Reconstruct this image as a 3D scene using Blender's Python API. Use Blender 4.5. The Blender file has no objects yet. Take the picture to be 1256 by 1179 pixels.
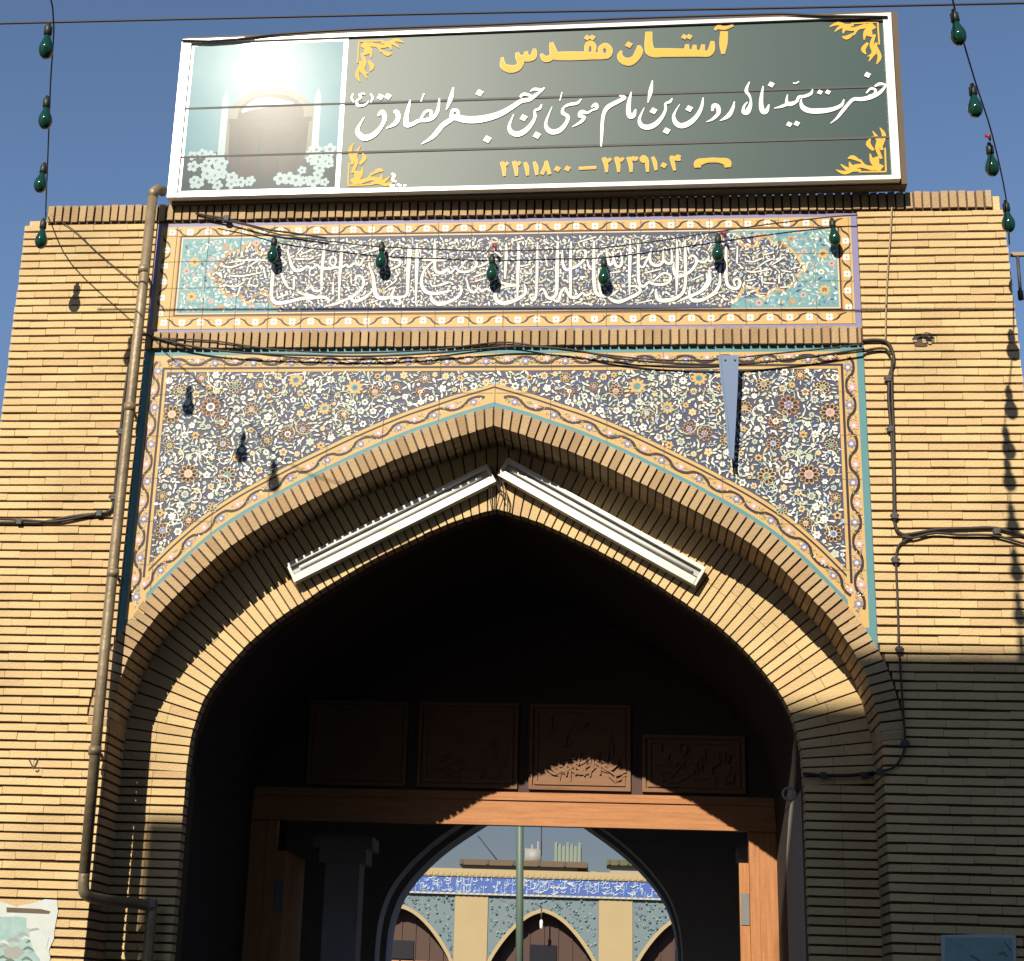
import bpy, bmesh, math, random
from mathutils import Vector, Matrix
random.seed(7)
S = bpy.context.scene
COL = S.collection
rad = math.radians

# ------------------------------------------------------------------ camera
CAM = Vector((0.9316, -11.4324, 1.6))
YAW, PIT, ROL = 0.11423, 0.31717, 0.03751
FPX, CX, CY, PW, PH = 2000.0, 540.74, 590.0, 1256.0, 1179.0
_f = Vector((-math.sin(YAW) * math.cos(PIT), math.cos(YAW) * math.cos(PIT), math.sin(PIT)))
_r0 = Vector((math.cos(YAW), math.sin(YAW), 0)); _u0 = _r0.cross(_f)
CR = _r0 * math.cos(ROL) + _u0 * math.sin(ROL)
CU = _u0 * math.cos(ROL) - _r0 * math.sin(ROL)
cd = bpy.data.cameras.new('camera'); co = bpy.data.objects.new('camera', cd); COL.objects.link(co)
m = Matrix((CR, CU, -_f)).transposed().to_4x4(); m.translation = CAM
co.matrix_world = m
cd.sensor_width = 36.0; cd.sensor_fit = 'HORIZONTAL'
cd.lens = 36.0 * FPX / PW
cd.shift_x = (PW / 2 - CX) / PW
cd.shift_y = (CY - PH / 2) / PW
cd.clip_start = 0.1; cd.clip_end = 3000
S.camera = co

# ------------------------------------------------------------------ light
SUN = Vector((0.285, 1.0, -0.64)).normalized()      # direction of travel
elev = math.asin(-SUN.z)
sl = bpy.data.lights.new('sun', 'SUN'); so = bpy.data.objects.new('sun', sl); COL.objects.link(so)
so.rotation_euler = (-SUN).to_track_quat('Z', 'Y').to_euler()
sl.energy = 5.0; sl.angle = rad(0.4); sl.color = (1.0, 0.90, 0.74)
W = bpy.data.worlds.new('World'); S.world = W; W.use_nodes = True
wn = W.node_tree.nodes; wl = W.node_tree.links
sky = wn.new('ShaderNodeTexSky'); sky.sky_type = 'NISHITA'; sky.sun_disc = False
sky.sun_elevation = elev
sky.sun_rotation = math.atan2(-SUN.x, -SUN.y)
sky.air_density = 1.0; sky.dust_density = 0.8; sky.ozone_density = 2.4; sky.altitude = 1500
# a dull smog layer dims the lowest part of the sky
_tc = wn.new('ShaderNodeTexCoord'); _sx = wn.new('ShaderNodeSeparateXYZ'); wl.new(_tc.outputs['Generated'], _sx.inputs[0])
_mr = wn.new('ShaderNodeMapRange'); _mr.interpolation_type = 'SMOOTHSTEP'
_mr.inputs['From Min'].default_value = 0.08; _mr.inputs['From Max'].default_value = 0.42
wl.new(_sx.outputs['Z'], _mr.inputs['Value'])
_mc = wn.new('ShaderNodeMix'); _mc.data_type = 'RGBA'
_mc.inputs['A'].default_value = (0.33, 0.27, 0.245, 1); _mc.inputs['B'].default_value = (1, 1, 1, 1)
wl.new(_mr.outputs[0], _mc.inputs['Factor'])
_mm = wn.new('ShaderNodeMix'); _mm.data_type = 'RGBA'; _mm.blend_type = 'MULTIPLY'; _mm.inputs['Factor'].default_value = 1.0
wl.new(sky.outputs[0], _mm.inputs['A']); wl.new(_mc.outputs['Result'], _mm.inputs['B'])
wl.new(_mm.outputs['Result'], wn['Background'].inputs[0]); wn['Background'].inputs[1].default_value = 0.095
S.view_settings.view_transform = 'Standard'; S.view_settings.look = 'None'
S.view_settings.exposure = 0.5; S.view_settings.gamma = 1.0
S.render.engine = 'CYCLES'


def at(px, py, Y=0.0):
    """world point on the plane y=Y seen at photo pixel (px,py)"""
    d = CR * ((px - CX) / FPX) - CU * ((py - CY) / FPX) + _f
    t = (Y - CAM.y) / d.y
    return CAM + d * t


# ------------------------------------------------------------------ materials
M = {}


def mat(name, col, rough=0.85, var=0.0, island=0.0, bump=0.0, scale=6.0, spec=0.4, metal=0.0, col2=None, bscale=None, dirt=0.0, stretch=None, odd=None):
    if name in M: return M[name]
    ma = bpy.data.materials.new(name); ma.use_nodes = True
    nt = ma.node_tree; N = nt.nodes; L = nt.links
    b = N['Principled BSDF']
    b.inputs['Roughness'].default_value = rough
    b.inputs['Metallic'].default_value = metal
    b.inputs['Specular IOR Level'].default_value = spec
    c2 = col2 or tuple(c * 0.6 for c in col)
    cur = None
    tc = N.new('ShaderNodeTexCoord')
    if var or island or bump or dirt:
        nz = N.new('ShaderNodeTexNoise'); nz.inputs['Scale'].default_value = scale; nz.inputs['Detail'].default_value = 6
        nz.inputs['Roughness'].default_value = 0.65
        if stretch:
            mp = N.new('ShaderNodeMapping'); mp.inputs['Scale'].default_value = stretch
            L.new(tc.outputs['Object'], mp.inputs['Vector']); L.new(mp.outputs[0], nz.inputs['Vector'])
        else:
            L.new(tc.outputs['Object'], nz.inputs['Vector'])
    if var or island:
        if island:
            g = N.new('ShaderNodeNewGeometry')
            mth = N.new('ShaderNodeMath'); mth.operation = 'MULTIPLY'; mth.inputs[1].default_value = island
            L.new(g.outputs['Random Per Island'], mth.inputs[0])
            m2 = N.new('ShaderNodeMath'); m2.operation = 'MULTIPLY_ADD'; m2.inputs[1].default_value = var
            L.new(nz.outputs['Fac'], m2.inputs[0]); L.new(mth.outputs[0], m2.inputs[2])
            fac = m2.outputs[0]
        else:
            m2 = N.new('ShaderNodeMath'); m2.operation = 'MULTIPLY'; m2.inputs[1].default_value = var
            L.new(nz.outputs['Fac'], m2.inputs[0]); fac = m2.outputs[0]
        mx = N.new('ShaderNodeMix'); mx.data_type = 'RGBA'
        mx.inputs['A'].default_value = (*col, 1); mx.inputs['B'].default_value = (*c2, 1)
        mx.clamp_factor = True
        L.new(fac, mx.inputs['Factor']); cur = mx.outputs['Result']
    if odd and island:
        gt = N.new('ShaderNodeMath'); gt.operation = 'FRACT'; mu = N.new('ShaderNodeMath'); mu.operation = 'MULTIPLY'; mu.inputs[1].default_value = 37.3
        L.new(g.outputs['Random Per Island'], mu.inputs[0]); L.new(mu.outputs[0], gt.inputs[0])
        cr = N.new('ShaderNodeMapRange'); cr.inputs['From Min'].default_value = 0.80; cr.inputs['From Max'].default_value = 1.0; cr.inputs['To Max'].default_value = 0.5
        L.new(gt.outputs[0], cr.inputs['Value'])
        mo = N.new('ShaderNodeMix'); mo.data_type = 'RGBA'; L.new(cr.outputs[0], mo.inputs['Factor']); L.new(cur, mo.inputs['A']); mo.inputs['B'].default_value = (*odd, 1)
        cur = mo.outputs['Result']
    if dirt:
        n2 = N.new('ShaderNodeTexNoise'); n2.inputs['Scale'].default_value = scale * 0.23; n2.inputs['Detail'].default_value = 8
        L.new(tc.outputs['Object'], n2.inputs['Vector'])
        rp = N.new('ShaderNodeMapRange'); rp.inputs['From Min'].default_value = 0.5; rp.inputs['From Max'].default_value = 0.75
        rp.inputs['To Max'].default_value = dirt
        L.new(n2.outputs['Fac'], rp.inputs['Value'])
        mx2 = N.new('ShaderNodeMix'); mx2.data_type = 'RGBA'
        if cur: L.new(cur, mx2.inputs['A'])
        else: mx2.inputs['A'].default_value = (*col, 1)
        mx2.inputs['B'].default_value = tuple(c * 0.35 for c in col) + (1,)
        L.new(rp.outputs[0], mx2.inputs['Factor']); cur = mx2.outputs['Result']
    if cur: L.new(cur, b.inputs['Base Color'])
    else: b.inputs['Base Color'].default_value = (*col, 1)
    if bump:
        n3 = N.new('ShaderNodeTexNoise'); n3.inputs['Scale'].default_value = bscale or scale * 8; n3.inputs['Detail'].default_value = 5
        L.new(tc.outputs['Object'], n3.inputs['Vector'])
        bp = N.new('ShaderNodeBump'); bp.inputs['Strength'].default_value = bump; bp.inputs['Distance'].default_value = 0.01
        L.new(n3.outputs['Fac'], bp.inputs['Height']); L.new(bp.outputs[0], b.inputs['Normal'])
    M[name] = ma
    return ma


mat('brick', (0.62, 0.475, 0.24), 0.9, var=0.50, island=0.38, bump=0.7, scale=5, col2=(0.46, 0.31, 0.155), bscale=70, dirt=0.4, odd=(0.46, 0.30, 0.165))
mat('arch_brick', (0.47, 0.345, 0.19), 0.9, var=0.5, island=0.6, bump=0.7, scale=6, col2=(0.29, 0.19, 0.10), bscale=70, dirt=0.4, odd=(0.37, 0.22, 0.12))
mat('mortar', (0.11, 0.07, 0.042), 0.95, var=0.8, scale=9, bump=0.5)
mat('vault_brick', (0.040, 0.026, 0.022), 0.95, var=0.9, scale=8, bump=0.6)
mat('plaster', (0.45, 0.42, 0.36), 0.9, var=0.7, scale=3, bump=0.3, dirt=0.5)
mat('grey_plaster', (0.50, 0.50, 0.52), 0.85, var=0.6, scale=5, bump=0.3)
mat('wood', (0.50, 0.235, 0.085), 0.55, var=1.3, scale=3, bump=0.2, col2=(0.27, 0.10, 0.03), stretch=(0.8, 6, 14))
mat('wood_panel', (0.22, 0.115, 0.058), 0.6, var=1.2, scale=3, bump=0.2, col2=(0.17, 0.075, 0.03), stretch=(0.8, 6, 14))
mat('plate_grey', (0.16, 0.17, 0.18), 0.6, var=.6, scale=20)
mat('wood_v', (0.50, 0.235, 0.085), 0.55, var=1.3, scale=3, bump=0.2, col2=(0.27, 0.10, 0.03), stretch=(14, 6, 0.8))
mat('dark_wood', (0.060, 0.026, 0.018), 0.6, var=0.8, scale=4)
T = dict(navy=(0.048, 0.055, 0.105), white=(0.74, 0.73, 0.62), pale_green=(0.42, 0.50, 0.37), turquoise=(0.085, 0.225, 0.25),
         aqua=(0.135, 0.29, 0.33), yellow=(0.50, 0.335, 0.125), orange=(0.46, 0.225, 0.07), pink=(0.50, 0.32, 0.34), black=(0.028, 0.014, 0.018),
         purple=(0.20, 0.19, 0.34), cream=(0.58, 0.46, 0.26), leaf_green=(0.16, 0.30, 0.10), ltblue=(0.33, 0.45, 0.58))
for k, c in T.items():
    mat('tile_' + k, c, 0.48, var=0.45, scale=14, spec=0.22, bump=0.05, col2=tuple(x * 0.72 for x in c))
mat('sign_green', (0.024, 0.056, 0.054), 0.40, var=0.3, scale=1.5, spec=0.25, col2=(0.020, 0.048, 0.046), dirt=0.25)
mat('sign_white', (0.80, 0.80, 0.77), 0.3, spec=0.5)
mat('sign_yellow', (0.60, 0.36, 0.06), 0.45, spec=0.10)
mat('sign_edge', (0.45, 0.27, 0.05), 0.4)
mat('frame_white', (0.78, 0.76, 0.70), 0.28, spec=0.6)
mat('frame_brown', (0.11, 0.075, 0.045), 0.7, var=0.7, scale=6)
mat('pic_blue', (0.05, 0.19, 0.26), 0.18, var=0.9, scale=2.2, spec=0.015, col2=(0.20, 0.30, 0.33))
mat('pic_grey', (0.045, 0.044, 0.046), 0.18, var=0.8, scale=6, spec=0.015, col2=(0.13, 0.125, 0.12))
mat('pic_dark', (0.065, 0.085, 0.095), 0.18, var=0.5, scale=9, spec=0.015)
mat('pic_flower_glare', (0.36, 0.47, 0.50), 0.18, spec=0.015, var=0.6, scale=15)
mat('pic_halo', (0.13, 0.14, 0.11), 0.18, spec=0.015, var=0.6, scale=7, col2=(0.24, 0.26, 0.25))
mat('pipe', (0.36, 0.29, 0.18), 0.5, var=1.1, scale=9, metal=0.3, bump=0.5, bscale=25, col2=(0.15, 0.11, 0.07), dirt=0.8)
mat('cable', (0.030, 0.022, 0.018), 0.6)
mat('light_cable', (0.30, 0.22, 0.14), 0.7)
mat('steel_dark', (0.05, 0.05, 0.05), 0.6)
mat('lamp_white', (0.78, 0.77, 0.72), 0.45, spec=0.4, var=0.5, scale=8, dirt=0.45)
mat('lamp_grey', (0.32, 0.33, 0.31), 0.5)
mat('tube_white', (0.85, 0.85, 0.83), 0.3)
mat('blue_metal', (0.075, 0.125, 0.24), 0.42, var=0.6, scale=4, spec=0.4, col2=(0.12, 0.18, 0.30))
mat('socket', (0.015, 0.018, 0.015), 0.5)
mat('red_plastic', (0.30, 0.02, 0.025), 0.5)
mat('paper', (0.52, 0.54, 0.52), 0.8, var=0.8, scale=12, col2=(0.30, 0.36, 0.36))
mat('paper_teal', (0.13, 0.27, 0.26), 0.8, var=0.95, scale=14, col2=(0.38, 0.46, 0.45))
mat('asphalt', (0.085, 0.08, 0.075), 0.95, var=0.6, scale=3, bump=0.4)
mat('paving', (0.050, 0.044, 0.040), 0.9, var=0.5, scale=2, bump=0.3)
mat('court_cream', (0.36, 0.285, 0.155), 0.9, var=0.6, scale=1.5, col2=(0.28, 0.215, 0.12))
mat('street_wall', (0.42, 0.34, 0.25), 0.9, var=0.4, scale=1)
mat('glass_dark', (0.02, 0.02, 0.025), 0.15)
mat('tank_green', (0.17, 0.21, 0.17), 0.6, var=0.5, scale=3)
mat('tank_grey', (0.28, 0.28, 0.26), 0.6, var=0.6, scale=4)
mat('olive', (0.10, 0.10, 0.045), 0.8, var=0.5, scale=2)
mat('pole_green', (0.09, 0.13, 0.10), 0.5)
# green glass bulbs
gb = bpy.data.materials.new('bulb_glass'); gb.use_nodes = True
b_ = gb.node_tree.nodes['Principled BSDF']; b_.inputs['Base Color'].default_value = (0.006, 0.050, 0.032, 1)
b_.inputs['Roughness'].default_value = 0.06; b_.inputs['Transmission Weight'].default_value = 0.25; b_.inputs['Specular IOR Level'].default_value = 0.8
M['bulb_glass'] = gb


# ------------------------------------------------------------------ mesh helpers
class MB:
    def __init__(s): s.v = []; s.f = []; s.mi = []; s.ml = []; s.sm = []

    def _m(s, name):
        if name not in s.ml: s.ml.append(name)
        return s.ml.index(name)

    def face(s, pts, mname, smooth=False):
        n = len(s.v); s.v += [tuple(p) for p in pts]; s.f.append(tuple(range(n, n + len(pts)))); s.mi.append(s._m(mname)); s.sm.append(smooth)

    def raw(s, vs, fs, mname, smooth=False):
        n = len(s.v); s.v += [tuple(p) for p in vs]; k = s._m(mname)
        for f in fs: s.f.append(tuple(i + n for i in f)); s.mi.append(k); s.sm.append(smooth)

    def box(s, x0, x1, y0, y1, z0, z1, mname, j=0.0):
        vs = [(x0, y0, z0), (x1, y0, z0), (x1, y1, z0), (x0, y1, z0), (x0, y0, z1), (x1, y0, z1), (x1, y1, z1), (x0, y1, z1)]
        if j: vs = [(x + random.uniform(-j, j) * .6, y + random.uniform(-j, j) * .6, z + random.uniform(-j, j)) for x, y, z in vs]
        s.raw(vs, [(0, 3, 2, 1), (4, 5, 6, 7), (0, 1, 5, 4), (1, 2, 6, 5), (2, 3, 7, 6), (3, 0, 4, 7)], mname)

    def prism(s, pts, y0, y1, mname):
        """xz outline extruded along y (front y0 < back y1)"""
        n = len(pts)
        vs = [(p[0], y0, p[1]) for p in pts] + [(p[0], y1, p[1]) for p in pts]
        fs = [tuple(range(n)), tuple(range(2 * n - 1, n - 1, -1))] + [((i + 1) % n, i, i + n, (i + 1) % n + n) for i in range(n)]
        s.raw(vs, fs, mname)

    def poly(s, pts, y, mname):
        s.face([(p[0], y, p[1]) for p in pts], mname)

    def tube(s, pts, r, mname, n=8, cap=True):
        pts = [Vector(p) for p in pts]; vs = []; fs = []
        rs = r if isinstance(r, (list, tuple)) else [r] * len(pts)
        prev = None
        for i, p in enumerate(pts):
            d = (pts[min(i + 1, len(pts) - 1)] - pts[max(i - 1, 0)])
            d = d.normalized() if d.length > 1e-9 else Vector((0, 0, 1))
            if prev is None:
                a = d.orthogonal().normalized()
            else:
                a = (prev - d * prev.dot(d))
                a = a.normalized() if a.length > 1e-6 else d.orthogonal().normalized()
            prev = a; b = d.cross(a)
            for k in range(n):
                t = 2 * math.pi * k / n
                vs.append(p + (a * math.cos(t) + b * math.sin(t)) * rs[i])
        for i in range(len(pts) - 1):
            for k in range(n):
                fs.append((i * n + k, i * n + (k + 1) % n, (i + 1) * n + (k + 1) % n, (i + 1) * n + k))
        if cap:
            fs.append(tuple(range(n - 1, -1, -1))); fs.append(tuple((len(pts) - 1) * n + k for k in range(n)))
        s.raw(vs, fs, mname, True)

    def obj(s, name, parent=None, loc=None):
        me = bpy.data.meshes.new(name); me.from_pydata(s.v, [], s.f)
        for nme in s.ml: me.materials.append(M[nme])
        me.polygons.foreach_set('material_index', s.mi)
        me.polygons.foreach_set('use_smooth', s.sm)
        bm = bmesh.new(); bm.from_mesh(me); bmesh.ops.recalc_face_normals(bm, faces=bm.faces); bm.to_mesh(me); bm.free()
        me.update()
        o = bpy.data.objects.new(name, me); COL.objects.link(o)
        if parent:
            o.parent = parent
            # geometry is authored in world space: cancel the parent's offset
            o.matrix_parent_inverse = world_of(parent).inverted()
        return o


def world_of(o):
    mw = Matrix.Translation(o.location)
    if o.parent: mw = world_of(o.parent) @ o.matrix_parent_inverse @ mw
    return mw


def tag(o, label=None, cat=None, group=None, kind=None):
    if label: o['label'] = label
    if cat: o['category'] = cat
    if group: o['group'] = group
    if kind: o['kind'] = kind
    return o


def thing(name, label, cat, loc=(0, 0, 0), group=None):
    o = bpy.data.objects.new(name, None); COL.objects.link(o); o.location = loc; o.empty_display_size = 0.2
    return tag(o, label, cat, group)


def smooth_line(P, sub=5):
    """Catmull-Rom through tuples of any length"""
    if len(P) < 3: return [tuple(p) for p in P]
    out = []
    for i in range(len(P) - 1):
        p0 = P[max(i - 1, 0)]; p1 = P[i]; p2 = P[i + 1]; p3 = P[min(i + 2, len(P) - 1)]
        for k in range(sub):
            t = k / sub
            out.append(tuple(0.5 * ((2 * b) + (-a + c) * t + (2 * a - 5 * b + 4 * c - d) * t * t + (-a + 3 * b - 3 * c + d) * t ** 3) for a, b, c, d in zip(p0, p1, p2, p3)))
    out.append(tuple(P[-1]))
    return out


class Ink:
    """flat raised strokes laid on a panel at plane y; every stroke a hair in front of the last"""
    def __init__(s, mb, y, step=6e-5): s.mb = mb; s.y = y; s.step = step; s.n = 0

    def next(s): s.n += 1; return s.y - s.n * s.step

    def ribbon(s, pts, mname, sub=5, smooth=True):
        """pts: (x, z, width) in metres"""
        P = smooth_line(pts, sub) if smooth else pts
        y = s.next(); vs = []; fs = []
        for i, p in enumerate(P):
            a = P[max(i - 1, 0)]; b = P[min(i + 1, len(P) - 1)]
            dx, dz = b[0] - a[0], b[1] - a[1]; l = math.hypot(dx, dz) or 1e-9
            nx, nz = -dz / l, dx / l; w = max(p[2], 0.002) / 2
            yy = y - s.step * 0.8 * i / len(P)
            vs += [(p[0] + nx * w, yy, p[1] + nz * w), (p[0] - nx * w, yy, p[1] - nz * w)]
        for i in range(len(P) - 1): fs.append((2 * i, 2 * i + 1, 2 * i + 3, 2 * i + 2))
        s.mb.raw(vs, fs, mname)

    def diamond(s, x, z, r, mname, rot=0.25):
        y = s.next()
        s.mb.poly([(x + r * math.cos(rot + k * math.pi / 2), z + r * math.sin(rot + k * math.pi / 2)) for k in range(4)], y, mname)

    def disc(s, x, z, r, mname, n=10, ph=0.0):
        y = s.next()
        s.mb.poly([(x + r * math.cos(ph + 2 * math.pi * k / n), z + r * math.sin(ph + 2 * math.pi * k / n)) for k in range(n)], y, mname)

    def poly(s, pts, mname): s.mb.poly(pts, s.next(), mname)


# ------------------------------------------------------------------ arch curves (half profiles, metres)
OUT_H = [(0, 5.812), (.20, 5.748), (.39, 5.678), (.58, 5.608), (.90, 5.462), (1.19, 5.312), (1.36, 5.222), (1.53, 5.125), (1.72, 5.012), (1.88, 4.902), (1.99, 4.815),
         (2.14, 4.672), (2.235, 4.57), (2.36, 4.43), (2.45, 4.32), (2.55, 4.16), (2.605, 4.058), (2.645, 3.955), (2.69, 3.79), (2.72, 3.655), (2.735, 3.50)]
IN_H = [(0, 5.305), (.20, 5.245), (.38, 5.178), (.62, 5.062), (.87, 4.932), (1.18, 4.745), (1.45, 4.56), (1.66, 4.41), (1.82, 4.265), (1.97, 4.092), (2.12, 3.88), (2.195, 3.70), (2.235, 3.50), (2.25, 3.25)]


def resample(P, step):
    L = [0]
    for a, b in zip(P, P[1:]): L.append(L[-1] + math.hypot(b[0] - a[0], b[1] - a[1]))
    n = max(2, int(round(L[-1] / step))); out = []; j = 0
    for i in range(n + 1):
        t = L[-1] * i / n
        while j < len(L) - 2 and L[j + 1] < t: j += 1
        u = (t - L[j]) / (L[j + 1] - L[j]); a, b = P[j], P[j + 1]
        out.append((a[0] + (b[0] - a[0]) * u, a[1] + (b[1] - a[1]) * u))
    return out


def normals(P, blend=0.35):
    """outward normals of a right half profile; turned towards vertical at the apex"""
    N = []; s = 0
    for i, p in enumerate(P):
        a = P[max(i - 1, 0)]; b = P[min(i + 1, len(P) - 1)]
        if i: s += math.hypot(p[0] - P[i - 1][0], p[1] - P[i - 1][1])
        dx, dz = b[0] - a[0], b[1] - a[1]; l = math.hypot(dx, dz)
        n = Vector((-dz / l, dx / l));
        if n.x < 0 or n.y < -0.2: n = -n
        if blend:
            k = min(1, s / blend)
            n = (Vector((0, 1)) * (1 - k) + n * k).normalized()
        N.append(n)
    return N


def off(P, N, d): return [(p[0] + n.x * d, p[1] + n.y * d) for p, n in zip(P, N)]


out_s = smooth_line(OUT_H, 4); in_s = smooth_line(IN_H, 4)
OUTP = resample(out_s, 0.0655); OUTN = normals(OUTP)
INP = resample(in_s, 0.0655); INN = normals(INP)
EXT = off(OUTP, OUTN, 0.155)          # extrados of the front ring


def zx(P, x):
    """height of a half profile (monotone x) at |x|"""
    x = abs(x)
    for a, b in zip(P, P[1:]):
        if a[0] <= x <= b[0]: return a[1] + (b[1] - a[1]) * (x - a[0]) / max(b[0] - a[0], 1e-6)
    return None


XE = 2.735; HC = 0.065; XO = 3.83
# ------------------------------------------------------------------ setting: ground
g = MB(); g.box(-400, 400, -400, 400, -0.5, 0.0, 'asphalt'); tag(g.obj('street'), kind='structure')
g = MB(); g.box(-7, 7, -2.4, -0.02, 0.0, 0.13, 'paving'); tag(g.obj('pavement'), kind='structure')
g = MB(); g.box(-2.73, 2.73, 0.0, 6.4, 0.0, 0.135, 'paving'); tag(g.obj('passage_floor'), kind='structure')
g = MB(); g.box(-30, 30, 6.41, 36.0, 0.0, 0.12, 'paving'); tag(g.obj('courtyard_floor'), kind='structure')

# ------------------------------------------------------------------ the gateway
gate = thing('shrine_gateway', 'tall brick gateway with a pointed arch, blue mosaic spandrels and a calligraphy frieze', 'gateway')


def brick_courses(mb, x0f, x1f, z_lo, z_hi, phase, mname='brick', y=0.0, depth=0.05, ragged=None):
    k = math.floor((z_lo - phase) / HC); z = phase + k * HC
    row = 0
    while z < z_hi - 0.01:
        za, zb = max(z, z_lo), min(z + HC - 0.0170, z_hi)
        if zb - za > 0.012:
            xa, xb = x0f((za + zb) / 2), x1f((za + zb) / 2)
            x = xa; first = True
            L = 0.28
            o = (row % 2) * 0.14 + random.uniform(-0.015, 0.015)
            while x < xb - 0.001:
                l = (o if first and o > 0.05 else L * random.choice((1, 1, 1, 1, 0.86, 1.05)))
                first = False
                xe = min(x + l, xb)
                if xb - xe < 0.05: xe = xb
                dy = random.uniform(-0.0022, 0.0022); dz = random.uniform(-0.0018, 0.0018)
                mb.box(x, xe - 0.0028, y + dy, y + depth, za + dz, zb + dz + random.uniform(-0.001, 0.001), mname, 0.0016)
                x = xe
        z += HC; row += 1


ext_full = EXT


def pier_start(z):
    # where the horizontal courses begin beside the ring
    if z > 4.17 or z < 3.60: return XE + 0.003
    best = XE
    for p in EXT:
        if abs(p[1] - z) < 0.05: best = max(best, p[0])
    return best + 0.012


for side in (-1, 1):
    b = MB()
    if side > 0:
        brick_courses(b, pier_start, lambda z: min(3.823 + .0305 * (7.617 - z), 3.97) + random.uniform(-.004, .004), 0.1, 7.545, 0.0315)
    else:
        brick_courses(b, lambda z: -XO + random.uniform(-.004, .004), lambda z: -pier_start(z), 0.1, 7.545, 0.0185)
    sx = sorted((side * (XE + 0.03), side * (XO - 0.012)))
    b.box(sx[0], sx[1], 0.021, 7.4, 0.0, 7.52, 'mortar')
    # outer return of the pier, laid in courses
    z = 0.1
    while z < 7.5:
        fl = min(.0305 * (7.617 - z), .14) if side > 0 else 0; xx = sorted((side * (XO - 0.04), side * (XO + fl - .007 - random.uniform(0, .004))))
        y = 0.052
        while y < 3:
            b.box(xx[0], xx[1], y, y + 0.275, z + 0.002, z + HC - 0.0170, 'brick'); y += 0.28
        z += HC
    p = b.obj('brick_pier', gate)
    # the reveal behind the arris
    b = MB(); ph = 0.0315 if side > 0 else 0.0185
    z = ph
    while z < 3.56:
        xx = sorted((side * (XE - random.uniform(0, .003)), side * (XE + 0.05)))
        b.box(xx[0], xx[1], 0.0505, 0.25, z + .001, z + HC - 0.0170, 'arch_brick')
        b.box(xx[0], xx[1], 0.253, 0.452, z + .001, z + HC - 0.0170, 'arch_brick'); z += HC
    xx = sorted((side * (XE + 0.018), side * (XE + 0.1))); b.box(xx[0], xx[1], 0.022, 0.47, 0, 3.62, 'mortar')
    b.obj('reveal', gate)

# front ring: each voussoir runs the full depth of the recess, so its joints show on the soffit too
DR = 0.46; YW = 2.84
b = MB()
for side in (-1, 1):
    for i in range(len(OUTP) - 1):
        p0, p1 = Vector(OUTP[i]), Vector(OUTP[i + 1]); n0, n1 = OUTN[i], OUTN[i + 1]
        t = (p1 - p0).normalized(); gp = t * 0.0075
        Lr = 0.155 + random.uniform(-.004, .004); din = random.uniform(-.003, .003)
        if i == 0 and side < 0: pass
        a = p0 + gp + n0 * din; bq = p1 - gp + n1 * din; c = p1 - gp + n1 * Lr; d = p0 + gp + n0 * Lr
        pts = [(side * q.x, q.y) for q in (a, bq, c, d)]
        dy = random.uniform(-.004, .002)
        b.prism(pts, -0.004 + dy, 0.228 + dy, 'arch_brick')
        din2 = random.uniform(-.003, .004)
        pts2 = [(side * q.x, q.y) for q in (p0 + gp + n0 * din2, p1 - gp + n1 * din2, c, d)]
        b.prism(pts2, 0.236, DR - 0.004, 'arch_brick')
    core = off(OUTP, OUTN, 0.02) + list(reversed(off(OUTP, OUTN, 0.152)))
    for i in range(len(OUTP) - 1):
        q = [OUTP[i], OUTP[i + 1]]; nn = [OUTN[i], OUTN[i + 1]]
        A = off(q, nn, 0.02); B = off(q, nn, 0.15)
        b.prism([(side * x, z) for x, z in (A[0], A[1], B[1], B[0])], 0.016, DR - 0.001, 'mortar')
b.obj('front_arch', gate)

# rear ring: long bricks fanning from the opening
b = MB()
for side in (-1, 1):
    for i in range(len(INP) - 1):
        p0, p1 = Vector(INP[i]), Vector(INP[i + 1]); n0, n1 = INN[i], INN[i + 1]
        t = (p1 - p0).normalized(); t2 = ((p1 + n1 * .6) - (p0 + n0 * .6)).normalized(); gp = t * 0.0062
        din = random.uniform(-.003, .003)
        dy = random.uniform(-.003, .003)
        for (r0, r1) in ((din, 0.275 + random.uniform(-.07, .03)), (None, 0.80)):
            if r0 is None: r0 = last + 0.003
            last = r1
            pts = [p0 + n0 * r0 + gp, p1 + n1 * r0 - gp, p1 + n1 * r1 - gp, p0 + n0 * r1 + gp]
            pts = [(side * q.x, q.y) for q in pts]
            if all(abs(q[0]) > 2.85 for q in pts): continue
            b.prism(pts, DR + dy, DR + 0.12, 'brick')
        A = [p0 + n0 * 0.014, p1 + n1 * 0.014, p1 + n1 * 0.85, p0 + n0 * 0.85]
        b.prism([(side * q.x, q.y) for q in A], DR + 0.02, DR + 0.30, 'mortar')
    z = 0.025
    while z < 3.22:
        xx = sorted((side * (2.25 + random.uniform(-.003, .003)), side * 2.50)); x2 = sorted((side * 2.503, side * 2.80))
        b.box(xx[0], xx[1], DR + random.uniform(-.002, .002), DR + 0.12, z, z + HC - .0170, 'brick')
        b.box(x2[0], x2[1], DR + random.uniform(-.002, .002), DR + 0.12, z, z + HC - .0170, 'brick'); z += HC
    xx = sorted((side * 2.2555, side * 2.85)); b.box(xx[0], xx[1], DR + 0.02, DR + 0.30, 0, 3.25, 'mortar')
b.obj('rear_arch', gate)

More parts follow.
